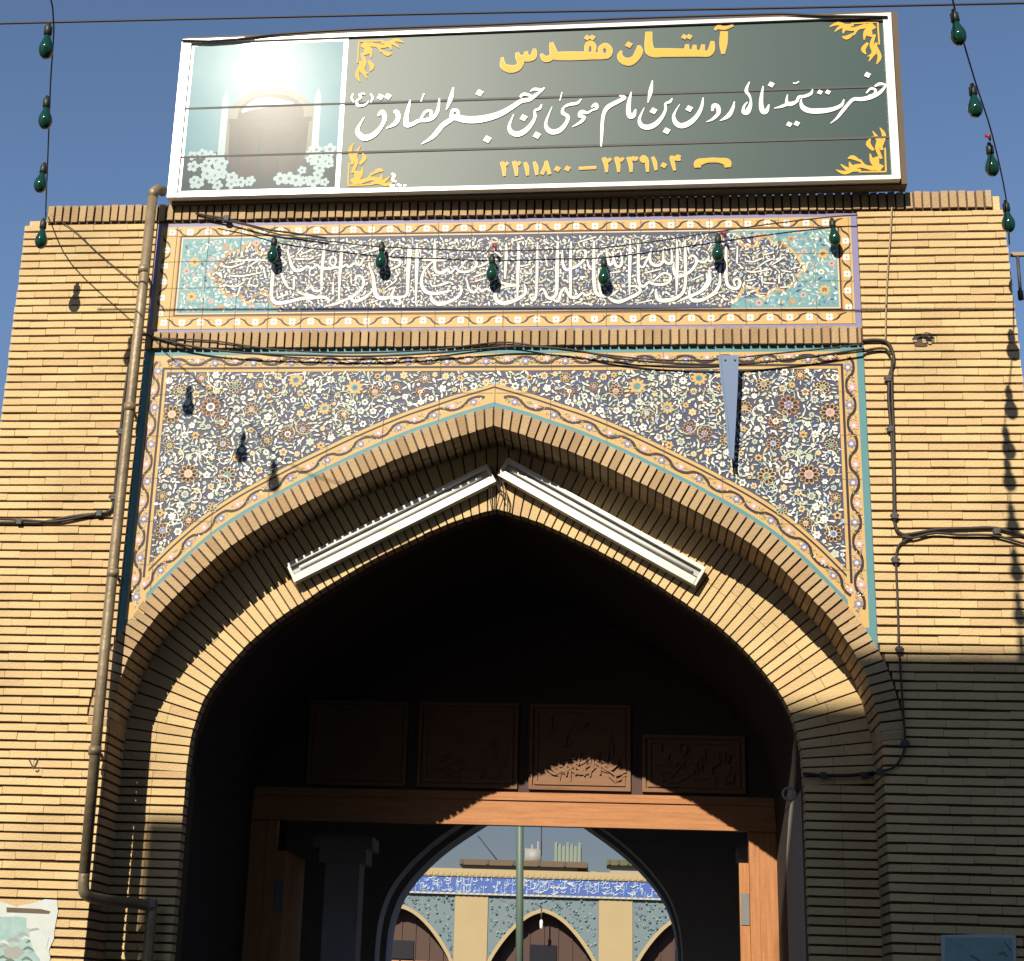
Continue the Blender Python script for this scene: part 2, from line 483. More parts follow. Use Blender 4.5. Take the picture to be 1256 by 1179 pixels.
# masonry over the arch + roof (keeps the sky out of the passage)
b = MB()
CO = off(OUTP, OUTN, 0.05)
for side in (-1, 1):
    for a, c in zip(CO, CO[1:]):
        if c[0] - a[0] < 1e-4: continue
        b.prism([(side * a[0], a[1]), (side * c[0], c[1]), (side * c[0], 7.52), (side * a[0], 7.52)], 0.03, DR, 'mortar')
b.box(-XO + .03, XO - .03, DR + 0.001, 7.4, 6.0, 7.51, 'mortar')
b.box(-2.76, 2.76, 0.03, DR, 7.5, 7.56, 'mortar')
b.obj('wall_core', gate)

# passage vault and side walls
b = MB()
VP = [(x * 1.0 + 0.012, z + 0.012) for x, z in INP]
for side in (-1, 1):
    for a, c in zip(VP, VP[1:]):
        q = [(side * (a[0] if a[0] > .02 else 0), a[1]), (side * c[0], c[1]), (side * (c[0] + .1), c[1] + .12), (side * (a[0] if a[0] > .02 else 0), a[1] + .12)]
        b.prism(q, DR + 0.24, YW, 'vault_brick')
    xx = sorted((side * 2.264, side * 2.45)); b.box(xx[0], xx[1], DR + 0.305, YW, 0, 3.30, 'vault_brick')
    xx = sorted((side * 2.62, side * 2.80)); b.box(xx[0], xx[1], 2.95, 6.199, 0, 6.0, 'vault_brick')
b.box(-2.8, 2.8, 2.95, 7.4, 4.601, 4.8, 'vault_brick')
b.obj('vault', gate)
# pale plaster panel with a curved top, cut to the paler area of the right passage wall
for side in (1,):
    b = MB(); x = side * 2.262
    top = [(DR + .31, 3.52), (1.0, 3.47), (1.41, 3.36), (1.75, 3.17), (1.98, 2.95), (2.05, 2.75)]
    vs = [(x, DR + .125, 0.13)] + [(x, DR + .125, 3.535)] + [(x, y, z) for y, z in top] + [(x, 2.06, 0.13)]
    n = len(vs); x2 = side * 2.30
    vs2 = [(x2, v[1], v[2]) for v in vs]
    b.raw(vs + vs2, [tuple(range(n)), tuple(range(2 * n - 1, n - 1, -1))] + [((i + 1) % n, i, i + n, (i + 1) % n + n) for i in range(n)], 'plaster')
    b.obj('plaster_panel', gate)

# soldier courses: brick band under the frieze, coping on top
def soldiers(mb, x0, x1, z0, z1, y, mname, step=0.0655):
    x = x0
    while x < x1 - 0.02:
        w = min(step, x1 - x)
        if w > 0.03:
            mb.box(x, x + w - 0.0155, y + random.uniform(-.004, .004), 0.05, z0 + random.uniform(-.002, .002), z1 + random.uniform(-.003, .003), mname, 0.0025)
        x += step


b = MB(); soldiers(b, -XE, XE, 6.452, 6.588, -0.030, 'arch_brick'); b.box(-XE, XE, -0.004, 0.05, 6.458, 6.582, 'mortar'); b.obj('brick_band', gate)
b = MB(); soldiers(b, -3.645, 3.75, 7.562, 7.70, -0.022, 'arch_brick'); b.box(-3.62, 3.735, 0.004, 0.35, 7.548, 7.6985, 'mortar'); b.box(-3.80, -3.645, .01, .3, 7.53, 7.585, 'brick'); b.box(3.752, 3.80, .01, .3, 7.545, 7.665, 'brick'); b.obj('coping', gate)

# ------------------------------------------------------------------ mosaic helpers
def flower(ink, x, z, r, pet, core, n=8, dots=None, mid=None, rot=None):
    rot = random.uniform(0, 6.28) if rot is None else rot
    y = ink.next(); pts = []
    for k in range(n * 6):
        t = 2 * math.pi * k / (n * 6)
        rr = r * (0.80 + 0.20 * abs(math.cos(n * t / 2)) ** 0.8 - 0.16 * (abs(math.sin(n * t / 2)) ** 6))
        pts.append((x + rr * math.cos(t + rot), z + rr * math.sin(t + rot)))
    ink.mb.poly(pts, y, pet)
    if dots:
        y = ink.next()
        for k in range(n):
            t = rot + 2 * math.pi * k / n
            cx, cz = x + r * .62 * math.cos(t), z + r * .62 * math.sin(t); q = r * .17
            ink.mb.poly([(cx + q * 1.5 * math.cos(t) * math.cos(u) - q * math.sin(t) * math.sin(u), cz + q * 1.5 * math.sin(t) * math.cos(u) + q * math.cos(t) * math.sin(u)) for u in [i * math.pi / 3 for i in range(6)]], y, dots)
    if mid: ink.disc(x, z, r * .42, mid, 10)
    ink.disc(x, z, r * .27, core, 8)


def leaf(ink, x, z, l, a, mname):
    y = ink.next(); ca, sa = math.cos(a), math.sin(a)
    k = random.uniform(.25, .5); bend = random.uniform(-.35, .35)
    prof = [(-.5, .0), (-.28, k * .45), (.08, k * .5), (.36, k * .28 + bend * .15), (.52, bend * .3), (.3, -k * .22 + bend * .1), (.0, -k * .42), (-.3, -k * .36)]
    ink.mb.poly([(x + (u * ca - v * sa) * l, z + (u * sa + v * ca) * l) for u, v in prof], y, mname)


def curl(ink, x, z, r, a, mname, w):
    pts = []
    sgn = random.choice((-1, 1))
    for k in range(9):
        t = k / 8; th = a + sgn * t * 4.2; rr = r * (1 - .75 * t)
        pts.append((x + rr * math.cos(th), z + rr * math.sin(th), w * (1.1 - .6 * t)))
    ink.ribbon(pts, mname, sub=2)


class Packer:
    def __init__(s, cell=0.05): s.c = cell; s.g = {}

    def free(s, x, z, r):
        k = s.c; R = int((r + 0.08) / k) + 1; ix, iz = int(x // k), int(z // k)
        for i in range(ix - R, ix + R + 1):
            for j in range(iz - R, iz + R + 1):
                for (a, b, q) in s.g.get((i, j), ()):
                    if (a - x) ** 2 + (b - z) ** 2 < (q + r) ** 2: return False
        return True

    def add(s, x, z, r): s.g.setdefault((int(x // s.c), int(z // s.c)), []).append((x, z, r))


SMALL = ['tile_white'] * 13 + ['tile_pale_green'] * 6 + ['tile_cream'] * 3 + ['tile_ltblue'] * 2


def fill_small(ink, inside, box, n, pk, sizes=(0.014, 0.02), cols=SMALL, curls=0.18):
    x0, x1, z0, z1 = box
    for _ in range(n):
        x, z = random.uniform(x0, x1), random.uniform(z0, z1); r = random.uniform(*sizes)
        if not inside(x, z) or not pk.free(x, z, r): continue
        pk.add(x, z, r); c = random.choice(cols); t = random.random()
        if t < curls: curl(ink, x, z, r * 1.15, random.uniform(0, 6.28), c, r * .42)
        elif t < .88: leaf(ink, x, z, r * 3.05, random.uniform(0, 6.28), c)
        else: flower(ink, x, z, r * 1.1, c, random.choice(('tile_orange', 'tile_turquoise', 'tile_navy')), 5)


# ------------------------------------------------------------------ spandrels
sp = MB(); YT = 0.012
TOPZ = 6.452
for side in (-1, 1):
    E2 = [p for p in off(OUTP, OUTN, 0.13) if p[1] > 4.02]
    for a, c in zip(E2, E2[1:]):
        sp.prism([(side * a[0], a[1]), (side * c[0], c[1]), (side * c[0], TOPZ + .004), (side * a[0], TOPZ + .004)], YT, YT + 0.016, 'tile_navy')
    sp.box(*sorted((side * 2.70, side * (XE + .002))), YT + .001, YT + .016, 4.15, TOPZ, 'tile_navy')
spandrel = sp.obj('spandrel_tiles', gate)

fine = resample(smooth_line(OUT_H, 6), 0.03); fineN = normals(fine, 0.0)
# mitre the apex so both halves meet on the centre line
def arch_band(mb, d0, d1, y, mname, x_max=XE, z_min=4.14):
    for side in (-1, 1):
        P = []
        for p, n in zip(fine, fineN):
            a = (p[0] + n.x * d0, p[1] + n.y * d0); c = (p[0] + n.x * d1, p[1] + n.y * d1)
            P.append([a, c])
        # extend apex along the tangent to x=0
        for k in (0, 1):
            a, c = P[0][k], P[1][k]; s_ = (c[1] - a[1]) / (c[0] - a[0])
            P[0][k] = (0.0, a[1] - a[0] * s_)
        # drop anything behind the centre line
        for q in P[1:]:
            for k in (0, 1):
                if q[k][0] < 0.0: q[k] = (0.0, q[k][1])
        for q0, q1 in zip(P, P[1:]):
            pts = [q0[0], q1[0], q1[1], q0[1]]
            if min(p[1] for p in pts) < z_min or max(p[0] for p in pts) > x_max: continue
            mb.poly([(side * x, z) for x, z in pts], y, mname)


bd = MB()
D0 = 0.152
arch_band(bd, D0, D0 + .180, 0.0102, 'tile_yellow')
arch_band(bd, D0 + .142, D0 + .156, 0.0098, 'tile_black')
arch_band(bd, D0 + .052, D0 + .130, 0.0098, 'tile_yellow')
arch_band(bd, D0, D0 + .034, 0.0096, 'tile_turquoise')


def rect_band(mb, d0, d1, y, mname, z_lo=4.15):
    x0, x1 = XE - d1, XE - d0; z0, z1 = TOPZ - d1, TOPZ - d0
    for s in (-1, 1): mb.poly([(s * x0, z_lo), (s * x1, z_lo), (s * x1, z1), (s * x0, z0)], y, mname)
    mb.poly([(-x0, z0), (x0, z0), (x1, z1), (-x1, z1)], y, mname)


rect_band(bd, 0.05, 0.19, 0.0094, 'tile_yellow', 4.30)
rect_band(bd, 0.150, 0.168, 0.0090, 'tile_black', 4.62)
rect_band(bd, 0.0, 0.05, 0.0088, 'tile_turquoise')
# flowing vine in the borders
bink = Ink(bd, 0.0086, 3e-6)


def vine(path, amp, wl, fl_a='tile_purple', fl_b='tile_pink'):
    """path: list of (x,z,nx,nz) at even steps along the centre of the band"""
    pts = []; s = 0
    for i, (x, z, nx, nz) in enumerate(path):
        if i: s += math.hypot(x - path[i - 1][0], z - path[i - 1][1])
        w = math.sin(2 * math.pi * s / wl); w = math.copysign(abs(w) ** 0.6, w)
        pts.append((x + nx * amp * w, z + nz * amp * w, 0.016 + 0.006 * abs(math.cos(2 * math.pi * s / wl))))
        pts[-1] = pts[-1]
    bink.ribbon(pts, 'tile_black', smooth=False)
    s = 0; acc = 0
    for i, (x, z, nx, nz) in enumerate(path):
        if not i: continue
        st_ = math.hypot(x - path[i - 1][0], z - path[i - 1][1]); s += st_; acc += st_
        if acc < .017: continue
        acc = 0; w = math.sin(2 * math.pi * s / wl); w = math.copysign(abs(w) ** 0.6, w)
        for _k in range(2):
            o_ = random.uniform(-1.35, 1.35)
            if abs(o_ - w) < .42: continue
            leaf(bink, x + nx * amp * o_, z + nz * amp * o_, random.uniform(.016, .026), random.uniform(0, 6.28), random.choice(('tile_cream', 'tile_cream', 'tile_pink', 'tile_purple', 'tile_orange', 'tile_white', 'tile_leaf_green', 'tile_ltblue')))
    s = 0; nxt = wl / 4; sg = 1
    for i, (x, z, nx, nz) in enumerate(path):
        if i: s += math.hypot(x - path[i - 1][0], z - path[i - 1][1])
        if s >= nxt:
            flower(bink, x - nx * amp * .40 * sg, z - nz * amp * .40 * sg, amp * 1.12, fl_a if sg > 0 else fl_b, 'tile_white', 6, None, 'tile_cream')
            for q in (-2.6, -1.9, 1.9, 2.6):
                leaf(bink, x - nx * amp * random.uniform(.3, .9) * sg + nz * q * amp, z - nz * amp * random.uniform(.3, .9) * sg - nx * q * amp, amp * .8, random.uniform(0, 6), random.choice(('tile_turquoise', 'tile_orange', 'tile_pink', 'tile_cream', 'tile_leaf_green')))
            for q in (-1, 1):
                leaf(bink, x - nx * amp * .8 * sg + nz * q * amp * 1.6, z - nz * amp * .8 * sg - nx * q * amp * 1.6, amp * .9, random.uniform(0, 6), random.choice(('tile_turquoise', 'tile_orange', 'tile_pink')))
            nxt += wl / 2; sg = -sg


mid = D0 + .090
for side in (-1, 1):
    pth = []
    for p, n in zip(fine, fineN):
        x, z = p[0] + n.x * mid, p[1] + n.y * mid
        if x > 0.02 and z > 4.33 and x < 2.60: pth.append((side * x, z, side * n.x, n.y))
    vine(pth, 0.026, 0.30)
    vine([(side * (XE - .105), TOPZ - .10 - k * .02, side, 0) for k in range(int(1.95 / .02))], 0.030, 0.30)
vine([(-2.55 + k * .02, TOPZ - .105, 0, 1) for k in range(256)], 0.026, 0.30)
bd.obj('tile_border', spandrel)

# floral mosaic
fm = MB(); ink = Ink(fm, 0.0088, 1.2e-6)
CLR = off(OUTP, OUTN, D0 + .178)


def in_sp(x, z, mgn=0.0):
    x = abs(x)
    if x > XE - .19 - mgn or z > TOPZ - .19 - mgn: return False
    zz = zx(CLR, x)
    return zz is not None and z > zz + mgn * 1.35


pk = Packer()
big = [(1020, 506), (969, 497), (994, 582), (942, 584), (950, 544), (938, 471), (859, 464), (847, 526), (783, 474), (842, 463), (1024, 655), (990, 642), (1027, 611), (1021, 546),
       (866, 532), (730, 474), (757, 480), (695, 463), (795, 507), (1011, 475), (953, 517), (898, 594), (893, 540), (983, 460), (1000, 690), (905, 470), (700, 480), (820, 500), (960, 625), (915, 500)]
for k, (px, py) in enumerate(big):
    q = at(px, py, 0.01)
    R = [.066, .07, .068, .062, .046, .05, .052, .046, .058, .05, .056, .042, .034, .042][k] if k < 14 else random.uniform(.03, .05)
    pet, core, dots, midc = random.choice((('tile_yellow', 'tile_pink', 'tile_black', 'tile_cream'), ('tile_orange', 'tile_purple', 'tile_black', 'tile_white'), ('tile_cream', 'tile_turquoise', 'tile_black', 'tile_yellow'),
                                     ('tile_yellow', 'tile_purple', 'tile_black', 'tile_ltblue'), ('tile_yellow', 'tile_turquoise', None, 'tile_aqua'), ('tile_yellow', 'tile_ltblue', 'tile_black', 'tile_orange')))
    R *= 1.16
    for side in (-1, 1):
        x = side * (q.x - 0.01)
        if in_sp(x, q.z, .012) and pk.free(x, q.z, R * .8):
            pk.add(x, q.z, R * 1.02); flower(ink, x, q.z, R, pet, core, 10 if R > .045 else 8, dots, midc)
            if random.random() < .4: flower(ink, x, q.z, R * .45, core, 'tile_yellow', 6)
# medium flowers
cnt = 0
for _ in range(6000):
    x = random.uniform(0.02, 2.55); z = random.uniform(4.5, 6.27); r = random.uniform(.022, .034)
    if not in_sp(x, z, .02) or not pk.free(x, z, r * 1.6): continue
    c = random.choice((('tile_white', 'tile_ltblue'), ('tile_white', 'tile_pink'), ('tile_cream', 'tile_orange'), ('tile_yellow', 'tile_black'), ('tile_white', 'tile_turquoise'), ('tile_pale_green', 'tile_pink'), ('tile_cream', 'tile_yellow')))
    n = random.choice((5, 6, 8))
    for side in (-1, 1):
        pk.add(side * x, z, r * 1.05); flower(ink, side * x, z, r, c[0], c[1], n, None, random.choice((None, 'tile_navy')))
    cnt += 1
    if cnt > 95: break
# thin spiral stems
for _ in range(170):
    x = random.uniform(0.05, 2.5); z = random.uniform(4.6, 6.25); r = random.uniform(.05, .11); a = random.uniform(0, 6.28)
    if in_sp(x, z, .02):
        for side in (-1, 1):
            pts = []
            for k in range(12):
                t = k / 11; th = a + t * 4.0; rr = r * (1 - .55 * t); X, Z = x + rr * math.cos(th), z + rr * math.sin(th)
                if in_sp(X, Z, .01): pts.append((side * X, Z, 0.0065))
            if len(pts) > 4: ink.ribbon(pts, random.choice(('tile_pale_green', 'tile_white', 'tile_pale_green')), sub=2)
fill_small(ink, lambda x, z: in_sp(x, z, .012), (-2.56, 2.56, 4.3, 6.28), 110000, pk, (0.0105, 0.0175))
fm.obj('floral_mosaic', spandrel)
sj = MB(); mat('tile_joint', (0.16, 0.13, 0.12), .9)
for k in range(-6, 7):
    x = k * .42 + .004; zlo = zx(off(OUTP, OUTN, D0 + .03), x)
    if zlo and zlo < TOPZ - .08: sj.box(x - .0012, x + .0012, .0030, .0034, zlo, TOPZ - .05, 'tile_joint')
for z in (4.72, 5.06, 5.40, 5.74, 6.08):
    xs = [p[0] for p in off(OUTP, OUTN, D0 + .03) if abs(p[1] - z) < .06]
    x0_ = max(xs) if xs else 0.0
    for sd in (-1, 1): sj.box(*sorted((sd * (x0_ + .01), sd * (XE - .052))), .0031, .0035, z - .0011, z + .0011, 'tile_joint')
sj.obj('tile_joint', spandrel)

# ------------------------------------------------------------------ inscription frieze
FZ0, FZ1 = 6.590, 7.560
fr = MB(); fr.box(-XE, XE, YT, YT + .016, FZ0 - .004, FZ1, 'tile_purple'); frieze = fr.obj('inscription_frieze', gate)
fb = MB()
FX0, FX1, FI0, FI1 = -2.70, 2.69, 6.625, 7.512
fb.box(FX0, FX1, 0.0085, YT, FI0, FI1, 'tile_yellow')
HX0, HX1, HZ0, HZ1 = -2.515, 2.575, 6.760, 7.405
for (d, y, mname) in ((.035, .0080, 'tile_orange'), (.024, .0076, 'tile_black'), (.012, .0072, 'tile_cream')):
    fb.poly([(HX0 - d, HZ0 - d), (HX1 + d, HZ0 - d), (HX1 + d, HZ1 + d), (HX0 - d, HZ1 + d)], y, mname)
bink = Ink(fb, 0.0080, 3e-6)
for (zc, sgn) in ((FI0 + .055, 1), (FI1 - .048, -1)):
    x = FX0 + .09; k = 0
    while x < FX1 - .05:
        flower(bink, x, zc, .031, 'tile_white', 'tile_purple', 4, None, None, .78)
        s = 1 if k % 2 else -1
        bink.ribbon([(x + .022, zc - s * .03, .006), (x + .06, zc - s * .012, .014), (x + .085, zc + s * .02, .014), (x + .128, zc + s * .034, .006)], 'tile_black', 3)
        leaf(bink, x + .07, zc - .026, .028, .3, 'tile_cream'); leaf(bink, x + .07, zc + .026, .028, -.3, 'tile_orange')
        x += .146; k += 1
for xc in (FX0 + .055, FX1 - .045):
    z = FI0 + .13; k = 0
    while z < FI1 - .1:
        flower(bink, xc, z, .030, 'tile_white', 'tile_purple', 4, None, None, .78)
        s = 1 if k % 2 else -1
        bink.ribbon([(xc - s * .03, z + .02, .006), (xc - s * .012, z + .06, .014), (xc + s * .02, z + .085, .014), (xc + s * .034, z + .118, .006)], 'tile_black', 3)
        z += .138; k += 1
fb.obj('tile_border', frieze)

# cartouche
RC = [(230, 640), (292, 590), (305, 560), (340, 525), (400, 525), (430, 550), (450, 590), (500, 595), (530, 560), (560, 530), (620, 540), (680, 510), (712, 478), (740, 430), (770, 400), (815, 372),
      (772, 332), (742, 282), (702, 240), (660, 192), (610, 175), (560, 190), (545, 175), (520, 135), (470, 125), (432, 150), (430, 185), (400, 205), (340, 198), (302, 165), (290, 120), (262, 112)]
RCw = []
for u, v in RC:
    q = at(860 + u / 6.28, 270 + v / 6.28, 0.007); RCw.append((q.x, q.z))
RCw = [(x, min(max(z, HZ0 + .012), HZ1 - .01)) for x, z in RCw]
CXM = 0.033
half = RCw
left = [(2 * CXM - x, z) for x, z in reversed(half)]
cart = half + left                               # starts at bottom right, runs up, over, down
ct = MB()
ct.box(HX0, HX1, 0.0062, 0.0075, HZ0, HZ1, 'tile_aqua')


def inside_poly(x, z, P):
    c = False; j = len(P) - 1
    for i in range(len(P)):
        if (P[i][1] > z) != (P[j][1] > z) and x < (P[j][0] - P[i][0]) * (z - P[i][1]) / (P[j][1] - P[i][1]) + P[i][0]: c = not c
        j = i
    return c


# navy field as horizontal slices between the lobed ends
NS = 90
for k in range(NS):
    z0 = HZ0 + (HZ1 - HZ0) * k / NS; z1 = HZ0 + (HZ1 - HZ0) * (k + 1) / NS
    def ext(zz):
        xs = []
        for a, c in zip(half, half[1:]):
            if (a[1] - zz) * (c[1] - zz) <= 0 and a[1] != c[1]: xs.append(a[0] + (c[0] - a[0]) * (zz - a[1]) / (c[1] - a[1]))
        return max(xs) if xs else half[0][0]
    a, c = ext(min(max(z0, HZ0 + .014), HZ1 - .012)), ext(min(max(z1, HZ0 + .014), HZ1 - .012))
    ct.poly([(2 * CXM - a, z0), (a, z0), (c, z1), (2 * CXM - c, z1)], 0.0058, 'tile_navy')
cink = Ink(ct, 0.0056, 3e-7)
for P in (half, left):
    cink.ribbon([(x, z, .026) for x, z in P], 'tile_orange', 3)
    cink.ribbon([(x, z, .014) for x, z in P], 'tile_yellow', 3)
pk2 = Packer()
def in_cart(x, z): return inside_poly(x, z, cart) and HZ0 + .02 < z < HZ1 - .02
def in_corner(x, z): return HX0 + .02 < x < HX1 - .02 and HZ0 + .02 < z < HZ1 - .02 and not inside_poly(x, z, cart) and abs(x - CXM) > 1.45
for sx in (-1, 1):
    for (dx, z, R, pet) in ((2.44, 7.20, .045, 'tile_yellow'), (2.44, 6.90, .045, 'tile_yellow'), (2.42, 7.05, .024, 'tile_white'), (2.30, 7.22, .026, 'tile_pink'), (2.28, 6.86, .026, 'tile_pink'),
                            (1.95, 7.36, .03, 'tile_pink'), (1.95, 6.80, .03, 'tile_pink'), (2.50, 7.12, .03, 'tile_pink'), (2.20, 7.33, .026, 'tile_orange'), (2.2, 6.81, .026, 'tile_orange')):
        x = CXM + sx * dx
        if in_corner(x, z): pk2.add(x, z, R); flower(cink, x, z, R, pet, 'tile_orange' if pet != 'tile_orange' else 'tile_pink', 8, None, 'tile_cream')
fill_small(cink, in_corner, (HX0, HX1, HZ0, HZ1), 26000, pk2, (.0095, .015), ['tile_white'] * 4 + ['tile_pale_green'] * 3 + ['tile_turquoise'] * 3 + ['tile_pink', 'tile_cream', 'tile_ltblue', 'tile_navy'])
fill_small(cink, in_cart, (-2.3, 2.37, HZ0, HZ1), 80000, pk2, (.0095, .0150), ['tile_white'] * 13 + ['tile_pale_green'] * 6 + ['tile_cream'] * 4 + ['tile_ltblue'] * 2, .3)
ct.obj('cartouche', frieze)

